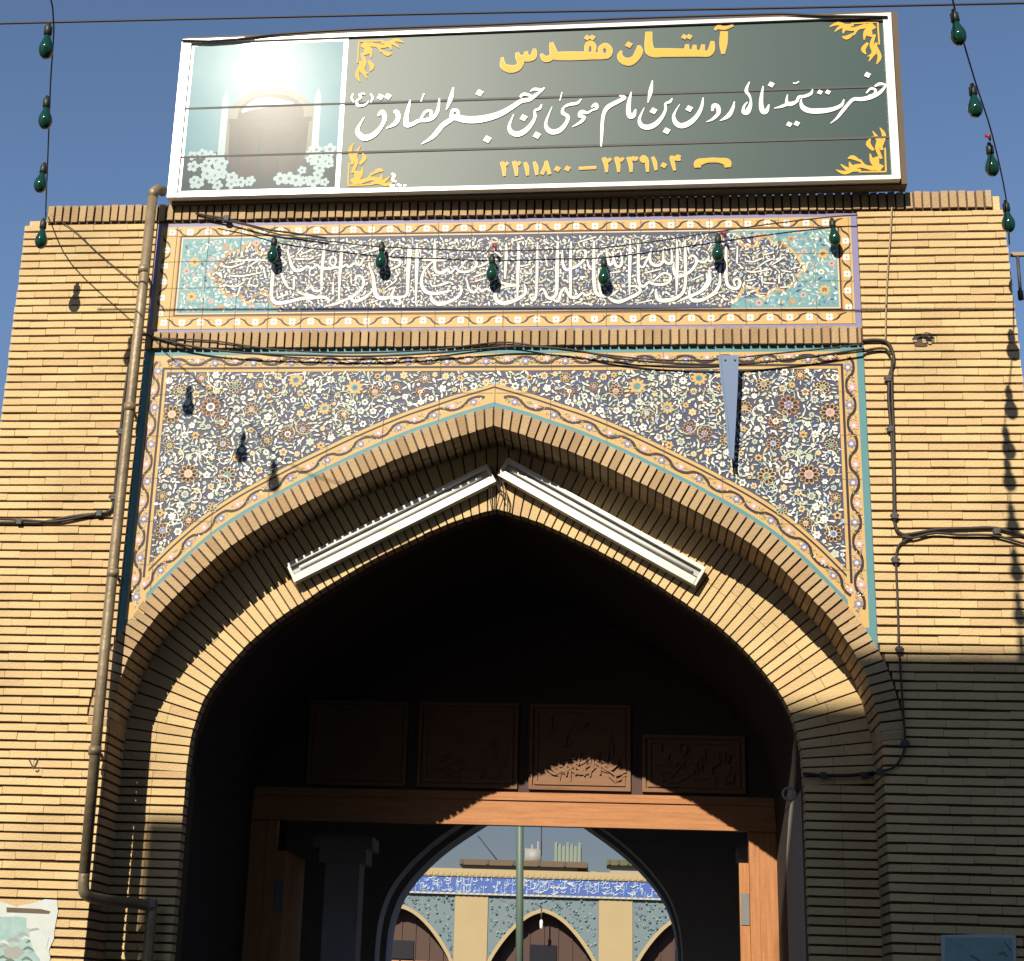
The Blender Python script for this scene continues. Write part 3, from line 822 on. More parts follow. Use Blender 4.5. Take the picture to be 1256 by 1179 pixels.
# thuluth calligraphy, strokes given per crop: (x, y, pen width) in crop pixels
CAL = {
 (320, 270, 9.825): [
  [(150, 530, 30), (140, 700, 36), (125, 880, 36), (140, 960, 40), (200, 1000, 44), (330, 985, 36), (500, 945, 34), (640, 935, 40), (560, 905, 36), (430, 870, 10)],
  [(640, 935, 34), (760, 930, 34), (820, 970, 28), (800, 1000, 16)],
  [(320, 360, 16), (350, 480, 28), (380, 570, 34), (430, 610, 36), (500, 595, 34), (560, 555, 20), (600, 585, 26), (640, 570, 24), (680, 540, 18), (720, 580, 26), (830, 585, 28), (900, 570, 28), (970, 570, 24), (1030, 540, 24), (1060, 570, 22), (1110, 530, 22), (1179, 525, 20)],
  [(900, 575, 18), (830, 520, 20), (850, 450, 22), (890, 450, 22), (905, 500, 22), (880, 560, 18)],
  [(765, 310, 14), (755, 420, 34), (735, 620, 28), (730, 830, 18)], [(975, 310, 20), (965, 500, 36), (950, 700, 26), (940, 970, 18)],
  [(780, 1040, 8), (900, 1010, 30), (1020, 960, 26), (1100, 940, 14)], [(480, 415, 12), (640, 345, 22)], [(570, 300, 14), (740, 260, 18)], [(1060, 330, 12), (1179, 290, 20)],
  [(490, 270, 14), (515, 310, 18), (480, 360, 16), (430, 410, 8)], [(250, 660, 22), (290, 750, 30), (330, 820, 18)], [(400, 690, 20), (395, 830, 20)], [(200, 940, 22), (330, 890, 16)],
  [(560, 840, 12), (610, 800, 26), (640, 850, 26), (720, 850, 26), (735, 790, 18)], [(870, 750, 18), (870, 890, 22)], [(240, 560, 20), (300, 520, 22), (240, 450, 14)], [(420, 470, 20), (540, 470, 14)]],
 (430, 270, 9.825): [
  [(700, 300, 14), (705, 420, 40), (690, 700, 36), (680, 890, 30), (600, 930, 30), (480, 930, 34), (380, 945, 44), (310, 910, 44), (285, 800, 40), (270, 680, 30), (230, 560, 22), (225, 510, 12)],
  [(800, 280, 14), (800, 420, 34), (795, 650, 32), (785, 1010, 12)], [(722, 320, 18), (745, 450, 8)], [(828, 330, 18), (850, 440, 8)],
  [(60, 730, 22), (70, 680, 24), (130, 680, 28), (160, 760, 28), (120, 840, 28), (40, 910, 30), (10, 950, 30), (60, 980, 36), (180, 930, 34), (265, 850, 20)],
  [(80, 425, 10), (370, 335, 24)], [(0, 320, 16), (130, 290, 22)], [(540, 800, 12), (510, 870, 24), (490, 930, 28), (520, 1000, 26), (590, 1010, 28), (590, 960, 24), (520, 930, 18)],
  [(605, 350, 14), (540, 350, 20), (470, 420, 20), (480, 470, 24), (590, 490, 24), (580, 550, 24), (450, 610, 14)], [(555, 630, 16), (575, 660, 16), (530, 690, 18), (545, 730, 16), (400, 840, 6)],
  [(0, 560, 24), (60, 510, 22), (110, 545, 24), (150, 480, 20), (180, 450, 12)], [(870, 480, 18), (1000, 480, 28), (1100, 485, 24), (1179, 465, 22)],
  [(990, 500, 16), (900, 590, 24), (860, 690, 28), (860, 790, 36), (920, 870, 40), (1040, 885, 34), (1179, 860, 24)], [(1015, 230, 8), (1015, 330, 28), (1015, 480, 30), (1020, 600, 30), (1080, 640, 34), (1179, 600, 24)],
  [(970, 900, 16), (980, 960, 40), (1060, 1010, 48), (1179, 990, 36)], [(220, 1000, 18), (330, 970, 12)], [(960, 740, 14), (1000, 800, 20), (1179, 745, 18)]],
 (540, 270, 9.825): [
  [(0, 1010, 36), (120, 980, 34), (220, 920, 30), (255, 850, 26), (240, 800, 20), (215, 780, 10)],
  [(0, 640, 28), (90, 590, 22), (120, 640, 24), (190, 580, 20), (230, 620, 26), (340, 620, 26), (430, 560, 26), (430, 500, 24), (370, 470, 24), (300, 500, 18), (230, 595, 10)],
  [(450, 570, 16), (540, 530, 24), (590, 490, 16)], [(0, 870, 24), (140, 850, 14)], [(0, 790, 20), (110, 750, 16)],
  [(320, 720, 12), (350, 840, 26), (410, 870, 30), (460, 820, 20), (500, 860, 26), (560, 830, 22), (610, 860, 20)], [(400, 690, 16), (590, 620, 22)], [(420, 740, 14), (550, 700, 14)],
  [(705, 740, 22), (780, 770, 30), (870, 785, 34), (950, 780, 22)], [(940, 790, 16), (760, 810, 24), (670, 870, 32), (670, 950, 40), (740, 1000, 44), (870, 980, 40), (1000, 910, 34), (1030, 850, 28), (1010, 770, 12)],
  [(795, 280, 12), (795, 420, 34), (785, 560, 30), (780, 710, 16)], [(940, 270, 12), (945, 400, 34), (935, 650, 30), (930, 930, 16)],
  [(1175, 270, 14), (1170, 450, 30), (1165, 700, 28), (1155, 900, 26), (1120, 970, 28), (1075, 920, 14)], [(870, 255, 12), (1005, 215, 18)], [(1010, 610, 14), (1040, 640, 18), (1090, 640, 16), (1095, 580, 10)],
  [(240, 980, 18), (340, 985, 14)], [(980, 560, 14), (1090, 530, 14)]],
 (650, 270, 9.825): [
  [(335, 270, 18), (330, 450, 34), (325, 700, 34), (320, 880, 30), (270, 940, 34), (210, 930, 30), (180, 860, 26), (150, 830, 22), (115, 860, 12)],
  [(495, 260, 18), (490, 500, 32), (490, 750, 30), (490, 900, 20)], [(770, 250, 18), (770, 450, 32), (770, 700, 34), (790, 860, 36), (850, 910, 40), (930, 910, 34), (1000, 890, 28), (1070, 840, 10)],
  [(270, 950, 18), (340, 980, 30), (370, 880, 26), (420, 820, 26), (450, 870, 30), (500, 930, 34), (570, 930, 30), (630, 880, 20), (680, 910, 26), (750, 870, 14)],
  [(560, 400, 20), (620, 350, 26), (670, 380, 26), (660, 460, 28), (590, 540, 30), (510, 580, 30), (440, 600, 34), (400, 540, 28), (390, 440, 22), (390, 360, 10)],
  [(690, 480, 14), (710, 560, 24), (740, 600, 16)], [(830, 580, 14), (830, 780, 24), (860, 890, 24)], [(920, 320, 10), (930, 430, 26), (960, 540, 26), (1000, 500, 24), (1000, 390, 16)],
  [(1000, 430, 20), (1030, 540, 30), (1080, 560, 30), (1110, 500, 26), (1090, 370, 12)], [(880, 400, 12), (830, 420, 20), (800, 510, 12)], [(590, 265, 12), (790, 205, 16)], [(960, 640, 12), (1090, 620, 18)],
  [(540, 1000, 18), (620, 985, 14)], [(670, 690, 18), (610, 690, 20), (640, 720, 14)], [(940, 930, 14), (1000, 970, 34), (1080, 985, 40), (1179, 950, 30)], [(180, 420, 18), (210, 560, 14)], [(170, 250, 18), (230, 290, 14)], [(150, 1000, 12), (230, 985, 16)]],
 (760, 270, 9.825): [
  [(90, 952, 30), (200, 900, 36), (250, 850, 30), (200, 800, 26), (100, 800, 14)], [(125, 230, 14), (125, 400, 32), (120, 650, 28), (120, 900, 12)],
  [(225, 240, 14), (225, 400, 26), (225, 650, 28), (240, 770, 30), (290, 800, 30), (350, 750, 22), (400, 770, 26), (510, 780, 28), (600, 740, 26), (610, 670, 24), (540, 640, 24), (470, 680, 20), (400, 750, 10)],
  [(690, 250, 14), (695, 450, 30), (690, 700, 28), (685, 880, 12)], [(790, 240, 14), (790, 450, 30), (795, 700, 28), (770, 860, 30), (680, 940, 36), (560, 970, 44), (470, 960, 40), (440, 890, 30), (440, 830, 12)],
  [(830, 470, 20), (870, 430, 26), (920, 460, 26), (920, 530, 28), (850, 620, 30), (760, 670, 32), (680, 670, 34), (650, 590, 26), (655, 510, 10)], [(930, 490, 18), (1020, 510, 26), (1060, 470, 18), (1090, 500, 22), (1140, 460, 14)],
  [(230, 540, 16), (280, 570, 22), (320, 500, 22), (370, 400, 24), (380, 350, 12)], [(370, 400, 18), (370, 500, 28), (430, 550, 30), (500, 530, 28), (525, 470, 24), (525, 330, 12)], [(530, 470, 16), (570, 520, 30), (630, 500, 28), (620, 330, 12)],
  [(300, 640, 16), (500, 590, 14)], [(1070, 600, 16), (1090, 700, 30), (1060, 790, 32), (960, 870, 34), (820, 930, 30), (690, 990, 8)], [(850, 800, 12), (840, 900, 26), (880, 970, 34), (1000, 960, 36), (1179, 870, 24)],
  [(860, 730, 10), (1010, 660, 18)], [(240, 1000, 10), (390, 965, 16)], [(930, 210, 12), (920, 260, 16), (860, 330, 8)], [(1100, 260, 12), (1100, 300, 16), (1060, 370, 8)], [(280, 260, 14), (320, 240, 12), (350, 230, 12)], [(720, 330, 16), (740, 410, 8)], [(820, 330, 16), (835, 400, 8)]],
 (860, 270, 6.28): [
  [(145, 410, 10), (140, 500, 20), (90, 570, 22), (0, 620, 18)], [(195, 180, 10), (190, 330, 20), (195, 470, 20), (225, 520, 22), (280, 525, 22), (300, 480, 18), (280, 455, 14), (250, 470, 14), (265, 510, 10)], [(280, 210, 8), (275, 335, 12)], [(40, 410, 10), (50, 470, 18), (0, 540, 12)],
  [(340, 315, 8), (400, 322, 10), (470, 295, 8)], [(440, 360, 6), (500, 320, 10), (550, 300, 8)], [(345, 390, 8), (400, 402, 10), (530, 380, 9)], [(540, 350, 6), (600, 310, 10), (640, 285, 8)], [(690, 380, 8), (720, 370, 9), (760, 365, 6)],
  [(470, 430, 8), (475, 480, 10), (570, 490, 9)], [(600, 420, 8), (600, 490, 9)], [(560, 250, 8), (480, 270, 9)], [(620, 390, 9), (690, 400, 9)], [(610, 520, 9), (670, 515, 9)], [(710, 430, 8), (715, 480, 8)], [(350, 470, 8), (420, 455, 8)]],
}
cl = MB(); kink = Ink(cl, 0.0030, 1.2e-5); oink = Ink(cl, 0.0041, 8e-6)
for (ox, oy, sc), strokes in CAL.items():
    for st in strokes:
        P = []
        for (u, v, w) in st:
            q = at(ox + u / sc, oy + v / sc, 0.004); P.append((q.x, q.z, w / sc / 163.0 * 1.22))
        oink.ribbon([(a_, c_, w_ + .009) for a_, c_, w_ in P], 'tile_navy', 4)
        kink.ribbon(P, 'tile_white', 4)
# left medallion script (mirrors the density of the right one)
for (ox, oy) in ((-2.02, 7.10),):
    for st in ([(-.16, .06), (-.08, .05), (.02, .09)], [(-.1, -.02), (0, -.03), (.16, .0)], [(-.05, .12), (.02, .1)], [(.05, .05), (.12, .1)], [(-.14, -.1), (-.04, -.12), (.03, -.08)], [(.06, -.1), (.13, -.12)], [(.17, .05), (.2, -.05)], [(-.02, -.2), (.0, -.12)], [(-.2, .0), (-.16, -.03)]):
        kink.ribbon([(ox + a, oy + c, .010 + .004 * (i == 1)) for i, (a, c) in enumerate(st)], 'tile_white', 4)
    kink.ribbon([(-2.13, 7.19, .008), (-1.95, 7.212, .016), (-1.78, 7.20, .006)], 'tile_white', 4)
cl.obj('calligraphy', frieze)
jm = MB()
mat('tile_joint', (0.16, 0.13, 0.12), .9)
x = FX0 + .13
while x < FX1:
    jm.box(x - .0013, x + .0013, 0.0022, 0.0027, FI0, FI1, 'tile_joint'); x += .262
for z in (6.735, 6.975, 7.205, 7.43): jm.box(FX0, FX1, 0.0023, 0.0028, z - .0012, z + .0012, 'tile_joint')
jm.obj('tile_joint', frieze)

# ------------------------------------------------------------------ wooden door screen deep in the passage
screen = MB()
# boards above the lintel filling the vault; their dark tone deepens the shade
for side in (-1, 1):
    for a, c in zip([(0.0, VP[0][1])] + VP, VP):
        if c[0] - a[0] < 1e-4: continue
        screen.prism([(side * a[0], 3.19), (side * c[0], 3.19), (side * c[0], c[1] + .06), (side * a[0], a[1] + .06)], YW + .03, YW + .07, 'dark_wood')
wscreen = screen.obj('wooden_screen', gate)
b = MB(); b.box(-2.29, 2.29, YW - .012, YW + .10, 3.19, 3.47, 'wood'); b.box(-2.29, 2.29, YW - .03, YW + .03, 3.185, 3.215, 'wood'); b.box(-2.29, 2.29, YW - .028, YW + .03, 3.40, 3.44, 'wood'); b.obj('lintel', wscreen)
for side in (-1, 1):
    b = MB(); xx = sorted((side * 2.035, side * 2.29)); b.box(xx[0], xx[1], YW, YW + .12, 0.13, 3.188, 'wood_v'); b.box(*sorted((side * 2.10, side * 2.115)), YW - .008, YW + .01, 0.13, 3.18, 'wood_v')
    b.obj('door_jamb', wscreen)
    b = MB(); xx = sorted((side * 1.955, side * 2.04)); b.box(xx[0], xx[1], YW + .09, YW + (0.14 if side > 0 else 1.0), 0.15, 2.93, 'wood_v')
    b.box(*sorted((side * 1.965, side * 2.03)), YW + .08, YW + .095, 2.42, 2.68, 'plate_grey'); b.obj('door_leaf', wscreen)
# carved framed panels above the lintel
pw = 0.98
for k in range(-2, 2):
    x0 = 0.11 + k * pw + 0.95 * 0; xa, xb = x0 - .0 + .05, x0 + pw - .05
    zt = min(4.25, (zx(VP, max(abs(xa), abs(xb))) or 3.9) - .06)
    if zt < 3.75: zt = max(zt, 3.62)
    b = MB()
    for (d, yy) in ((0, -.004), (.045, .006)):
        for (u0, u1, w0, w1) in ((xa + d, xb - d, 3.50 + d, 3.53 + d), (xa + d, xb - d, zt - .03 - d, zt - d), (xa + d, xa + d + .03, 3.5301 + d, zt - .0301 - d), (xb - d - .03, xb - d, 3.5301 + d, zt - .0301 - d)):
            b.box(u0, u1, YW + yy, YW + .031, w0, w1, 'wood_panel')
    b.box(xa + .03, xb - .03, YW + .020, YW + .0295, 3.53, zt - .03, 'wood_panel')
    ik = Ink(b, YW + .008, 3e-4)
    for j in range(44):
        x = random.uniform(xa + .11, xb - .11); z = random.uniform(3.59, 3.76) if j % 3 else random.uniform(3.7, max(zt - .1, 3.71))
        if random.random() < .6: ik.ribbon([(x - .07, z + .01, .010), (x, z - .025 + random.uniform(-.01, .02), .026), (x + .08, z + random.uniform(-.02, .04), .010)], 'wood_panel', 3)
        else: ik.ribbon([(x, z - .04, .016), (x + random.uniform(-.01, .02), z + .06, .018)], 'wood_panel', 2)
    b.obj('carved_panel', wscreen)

# inner wall towards the courtyard with its pointed arch
def arch_profile(cx, hw, zs, za, n=14):
    """left-to-right outline of a pointed arch"""
    R = []
    for k in range(n + 1):
        t = k / n; x = hw * (1 - t)
        z = zs + (za - zs) * (math.sin(t * math.pi / 2) ** 0.82 * 0.86 + 0.14 * t)
        R.append((x, z))
    return [(cx - x, z) for x, z in R] + [(cx + x, z) for x, z in reversed(R[:-1])]


def wall_with_arch(mb, cx, hw, zs, za, x0, x1, z1, y0, y1, mname, rim=None):
    P = arch_profile(cx, hw, zs, za)
    for a, c in zip(P, P[1:]): mb.prism([a, c, (c[0], z1), (a[0], z1)], y0, y1, mname)
    mb.box(x0, cx - hw, y0, y1, 0.12, z1, mname); mb.box(cx + hw, x1, y0, y1, 0.12, z1, mname)
    if rim:
        d, rm = rim
        for a, c in zip([(P[0][0], 0.13)] + P, P + [(P[-1][0], 0.13)]):
            ax = lambda p: (p[0] + math.copysign(d, p[0] - cx) * (0 if abs(p[0] - cx) < .02 else 1), p[1] + d * .6)
            mb.prism([a, c, ax(c), ax(a)], y0 - .02, y0 + .02, rm)


HB = [(1.60, 2.24), (1.565, 2.6), (1.42, 2.95), (1.07, 3.335), (.555, 3.70), (0, 4.02)]
def arch_wall2(mb, d, y0, y1, mname, x1=2.75, ztop=4.6, cx=0.0):
    P = smooth_line([(x + d, z + d * .6) if x > 0 else (0, z + d) for x, z in HB], 4)
    for sd in (-1, 1):
        for a_, c_ in zip(P, P[1:]):
            mb.prism([(cx + sd * a_[0], a_[1]), (cx + sd * max(c_[0], 0), c_[1]), (cx + sd * max(c_[0], 0), ztop), (cx + sd * a_[0], ztop)], y0, y1, mname)
        mb.box(*sorted((cx + sd * (1.60 + d), cx + sd * x1)), y0, y1, 0.1, ztop, mname)
b = MB()
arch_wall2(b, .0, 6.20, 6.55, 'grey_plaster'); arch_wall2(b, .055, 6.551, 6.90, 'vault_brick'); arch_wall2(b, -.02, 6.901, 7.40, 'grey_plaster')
b.obj('inner_arch', gate)
for side in (-1, 1):
    b = MB(); x = -1.61 if side < 0 else 2.30
    b.box(x - .16, x + .16, 3.9, 4.2, 0.13, 2.92, 'grey_plaster'); b.box(x - .22, x + .22, 3.86, 4.24, 2.92, 3.05, 'grey_plaster'); b.box(x - .28, x + .28, 3.82, 4.26, 3.05, 3.16, 'grey_plaster'); b.obj('pilaster', gate)
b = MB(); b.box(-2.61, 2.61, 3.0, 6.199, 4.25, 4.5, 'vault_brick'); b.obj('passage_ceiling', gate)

# small hole with torn wires in the right pier; a dark patch stands for its shaded inside
hole = at(1130, 419, -.003); b = MB()
def blob(cx, cz, rx, rz, y, mn, n=11):
    b.prism([(cx + rx * math.cos(k * 6.283 / n) * random.uniform(.75, 1.15), cz + rz * math.sin(k * 6.283 / n) * random.uniform(.75, 1.15)) for k in range(n)], y, .02, mn)
blob(hole.x, hole.z + .012, .075, .036, -.0042, 'cable'); blob(hole.x - .01, hole.z - .022, .055, .022, -.0052, 'mortar')
for k in range(4): blob(hole.x + random.uniform(-.05, .06), hole.z + random.uniform(-.03, .02), .016, .011, -.012, random.choice(('arch_brick', 'mortar')), 6)
for k in range(4):
    a = random.uniform(-.6, 1.2); b.tube([hole + Vector((random.uniform(-.04, .02), .0, .02)), hole + Vector((.03, -.03, .03 + .01 * k)), hole + Vector((.09, -.02, .01 + .012 * k))], .0035, 'cable', 5)
b.obj('wall_hole', gate)

# a scribbled mark on the left pier
gm = MB(); gk = Ink(gm, -.0045, 1e-4)
for st in ([(36, 932), (39, 938), (41, 943)], [(41, 943), (45, 936), (47, 930)], [(44, 945), (46, 947), (48, 944)]): gk.ribbon([(at(a, c).x, at(a, c).z, .010) for a, c in st], 'cable', 3)
gm.obj('scribble', gate)

# ------------------------------------------------------------------ signboard
sg = thing('signboard', 'long dark green signboard with Persian lettering and a shrine picture, fixed above the gateway coping', 'signboard', (0.19, -0.1, 7.7))
YS = -0.165
c0 = at(200, 239, YS); c1 = at(1110, 222, YS); c2 = at(1091, 21, YS); c3 = at(221, 49, YS)
SX0, SX1, SZ0, SZ1 = -2.635, 3.035, (c0.z + c1.z) / 2, (c2.z + c3.z) / 2
b = MB(); b.box(SX0, SX1, YS + .004, YS + .11, SZ0, SZ1, 'sign_green'); b.obj('panel', sg)
b = MB()
w = .030
b.box(SX0, SX1, YS - .018, YS + .112, SZ0 - .012, SZ0 + .022, 'frame_white'); b.box(SX0, SX1, YS - .018, YS + .112, SZ1 - .022, SZ1 + .010, 'frame_white')
b.box(SX0 - .002, SX0 + .075, YS - .020, YS + .114, SZ0 - .0115, SZ1 + .0095, 'frame_white'); b.box(SX1 - .060, SX1 + .002, YS - .020, YS + .114, SZ0 - .0115, SZ1 + .0095, 'frame_white')
b.obj('white_frame', sg)
b = MB()
b.box(SX1 + .012, SX1 + .058, YS + .03, YS + .16, SZ0 - .03, SZ1 + .05, 'frame_brown'); b.box(SX0 + .0, SX1 + .011, YS + .02, YS + .16, SZ1 + .012, SZ1 + .052, 'frame_brown')
b.box(SX0 + .02, SX1 + .011, YS + .05, YS + .15, SZ0 - .030, SZ0 - .0125, 'frame_brown')
for x in (-2.2, -.9, .4, 1.7, 2.8):
    b.box(x - .03, x + .03, YS + .115, 0.3, SZ0 - .02, SZ0 + .04, 'frame_brown'); b.tube([(x, YS + .13, SZ1 - .1), (x, 0.55, 7.6)], .02, 'frame_brown', 6)
b.obj('steel_frame', sg)
# seams between the sheets
b = MB()
for (pyl, pyr) in ((120.5, 119.5), (181.5, 180.5)):
    z = (at(400, pyl, YS).z + at(900, pyr, YS).z) / 2
    b.box(SX0 + .076, SX1 - .062, YS - .0016, YS + .0035, z - .009, z + .009, 'steel_dark')
b.obj('sheet_seam', sg)
# picture
pb = MB(); pl = at(420, 140, YS)
PX0, PX1, PZ0, PZ1 = SX0 + .10, at(413, 236, YS).x - .02, SZ0 + .05, SZ1 - .05
pb.box(PX0 - .02, PX1 + .035, YS + .0005, YS + .0042, PZ0 - .02, SZ1 - .024, 'sign_white')
pb.poly([(PX0, PZ0), (PX1, PZ0), (PX1, PZ1), (PX0, PZ1)], YS - .0001, 'pic_blue')
pik = Ink(pb, YS - .0002, 8e-6); pc = (PX0 + PX1) / 2 + .02; wd = PX1 - PX0
pik.poly([(PX0, PZ0), (PX1, PZ0), (PX1, PZ0 + .30), (pc + .4, PZ0 + .34), (pc, PZ0 + .36), (pc - .4, PZ0 + .34), (PX0, PZ0 + .30)], 'pic_dark')
pik.disc(pc + .04, PZ0 + .52, .40, 'pic_halo', 28)
pik.poly([(pc - .20, PZ0 + .10), (pc + .28, PZ0 + .10), (pc + .35, PZ0 + .30), (pc + .36, PZ0 + .62), (pc - .29, PZ0 + .62), (pc - .28, PZ0 + .30)], 'pic_grey')
pik.poly([(pc - .30 + .0, PZ0 + .60), (pc + .38, PZ0 + .60), (pc + .38, PZ0 + .64), (pc - .30, PZ0 + .64)], 'pic_dark')
dm = [(pc + .04 + .27 * math.cos(t) * (1 + .12 * math.sin(t)), PZ0 + .64 + .22 * math.sin(t)) for t in [k * math.pi / 16 for k in range(17)]]
pik.poly(dm, 'pic_grey'); pik.ribbon([(pc - .20, PZ0 + .70, .02), (pc - .05, PZ0 + .78, .10), (pc + .22, PZ0 + .76, .03)], 'pic_flower_glare', 5)  # pale ribbon paints a glare streak across the dome
for k in range(7): pik.poly([(pc - .21 + k * .08, PZ0 + .14), (pc - .18 + k * .08, PZ0 + .14), (pc - .18 + k * .08, PZ0 + .56), (pc - .21 + k * .08, PZ0 + .52)], 'pic_grey' if k % 2 else 'pic_dark')
for q in (-.34, .42): pik.poly([(pc + q - .03, PZ0 + .2), (pc + q + .03, PZ0 + .2), (pc + q + .025, PZ0 + .82), (pc + q, PZ0 + .9), (pc + q - .025, PZ0 + .82)], 'pic_flower_glare')
for k in range(64):
    x = random.uniform(PX0 + .05, PX1 - .05); z = PZ0 + random.uniform(.04, .34); r = random.uniform(.035, .062)
    if abs(x - pc) < .32 and z > PZ0 + .12: continue
    flower(pik, x, z, r, 'pic_flower_glare', 'pic_halo', 5)
pb.obj('shrine_picture', sg)

# lettering: strokes (x, y, width) in crop pixels
WHITE = {
 (900, 80, 6.28): [
  [(1080, 188, 14), (1120, 168, 24), (1168, 176, 12)], [(1168, 180, 14), (1120, 235, 28), (1050, 270, 36), (980, 285, 34), (920, 285, 28), (880, 320, 26), (830, 380, 26), (790, 430, 18), (740, 470, 5)], [(1015, 240, 10), (1050, 205, 20), (1085, 215, 20), (1075, 245, 14), (1030, 258, 8)],
  [(845, 285, 8), (825, 330, 26), (760, 360, 34), (680, 372, 44), (590, 372, 44), (535, 350, 40), (515, 310, 20), (520, 275, 6)],
  [(605, 205, 8), (590, 240, 24), (540, 260, 26), (500, 265, 24), (480, 300, 24), (430, 318, 38), (405, 300, 24), (412, 245, 8)], [(425, 312, 26), (370, 335, 24), (308, 350, 5)], [(455, 155, 12), (475, 160, 10), (500, 145, 12)],
  [(225, 178, 8), (212, 260, 26), (210, 330, 34), (225, 375, 40), (250, 370, 34), (270, 320, 10)], [(120, 145, 8), (95, 210, 26), (118, 250, 20), (130, 285, 14), (125, 330, 30), (100, 380, 42), (72, 375, 26), (80, 330, 18), (105, 300, 10)]],
 (720, 90, 6.28): [
  [(1135, 232, 8), (1120, 290, 26), (1085, 345, 34), (1022, 380, 5)], [(965, 305, 18), (975, 262, 30), (1005, 270, 34), (1012, 320, 30), (970, 365, 22), (918, 388, 5)], [(895, 200, 10), (880, 280, 26), (840, 350, 34), (780, 400, 44), (720, 415, 44), (680, 385, 36), (670, 330, 20), (715, 250, 5)],
  [(657, 203, 8), (640, 230, 22), (605, 245, 18), (605, 290, 20), (580, 345, 28), (530, 400, 40), (470, 425, 44), (420, 410, 36), (405, 360, 22), (442, 275, 6)], [(505, 65, 8), (490, 150, 32), (470, 237, 6)],
  [(342, 152, 8), (325, 230, 30), (320, 300, 36), (335, 340, 42), (360, 330, 36), (376, 285, 10)], [(250, 180, 12), (290, 195, 30), (245, 222, 34), (165, 265, 36), (130, 320, 28), (118, 400, 24), (115, 480, 22), (109, 570, 12)]],
 (560, 90, 6.28): [
  [(1040, 268, 12), (1072, 245, 30), (1080, 275, 24), (1045, 290, 16), (1010, 310, 20), (965, 305, 40), (950, 335, 26), (985, 345, 26), (955, 382, 24), (892, 418, 5)], [(962, 203, 8), (930, 235, 24), (870, 245, 24), (825, 270, 18), (820, 310, 28), (855, 335, 30), (850, 380, 28), (800, 440, 40), (740, 455, 44), (700, 430, 34), (690, 380, 20), (737, 260, 5)],
  [(814, 148, 8), (797, 215, 8)], [(657, 242, 10), (640, 275, 22), (605, 290, 18), (605, 340, 22), (580, 390, 30), (530, 445, 42), (470, 470, 46), (420, 450, 36), (408, 400, 22), (442, 315, 6)],
  [(570, 142, 8), (600, 124, 22), (655, 130, 24), (678, 113, 8)], [(665, 132, 14), (610, 170, 28), (560, 205, 34), (500, 215, 38), (430, 260, 40), (330, 315, 50), (200, 350, 60), (80, 355, 60), (-20, 335, 48), (-45, 355, 40), (-110, 400, 40), (-180, 482, 34), (-270, 540, 6)], [(490, 185, 16), (520, 162, 26), (575, 175, 20)]],
 (420, 90, 6.28): [
  [(835, 335, 18), (850, 285, 28), (885, 288, 28), (898, 330, 20)], [(855, 105, 10), (835, 190, 34), (800, 278, 8)], [(747, 190, 10), (735, 280, 26), (700, 335, 30), (650, 355, 34), (590, 360, 30), (540, 385, 32), (495, 390, 44), (490, 340, 34), (505, 270, 28), (522, 200, 8)], [(600, 352, 16), (640, 292, 22), (682, 288, 22), (678, 335, 16)], [(628, 150, 10), (605, 212, 8)],
  [(392, 290, 10), (415, 290, 34), (430, 330, 34), (405, 380, 34), (338, 416, 6)], [(275, 318, 18), (305, 288, 34), (325, 335, 34), (300, 400, 30), (240, 465, 42), (170, 490, 50), (125, 460, 40), (115, 420, 26), (167, 330, 6)],
  [(80, 148, 10), (70, 180, 14), (85, 213, 10)], [(172, 148, 12), (130, 155, 18), (142, 178, 14), (110, 205, 16), (120, 240, 22), (170, 235, 16), (202, 205, 6)], [(215, 148, 10), (232, 182, 14), (215, 215, 10)]],
}
WDOT = {(900, 80, 6.28): [(1025, 100, 50), (660, 230, 42), (722, 230, 42), (425, 475, 46), (483, 470, 46), (287, 168, 50)], (720, 90, 6.28): [(788, 285, 56), (513, 300, 56), (614, 455, 56)],
        (560, 90, 6.28): [(518, 345, 58), (620, 480, 60), (178, 150, 60), (238, 508, 62)], (420, 90, 6.28): [(292, 175, 54), (350, 172, 54)]}
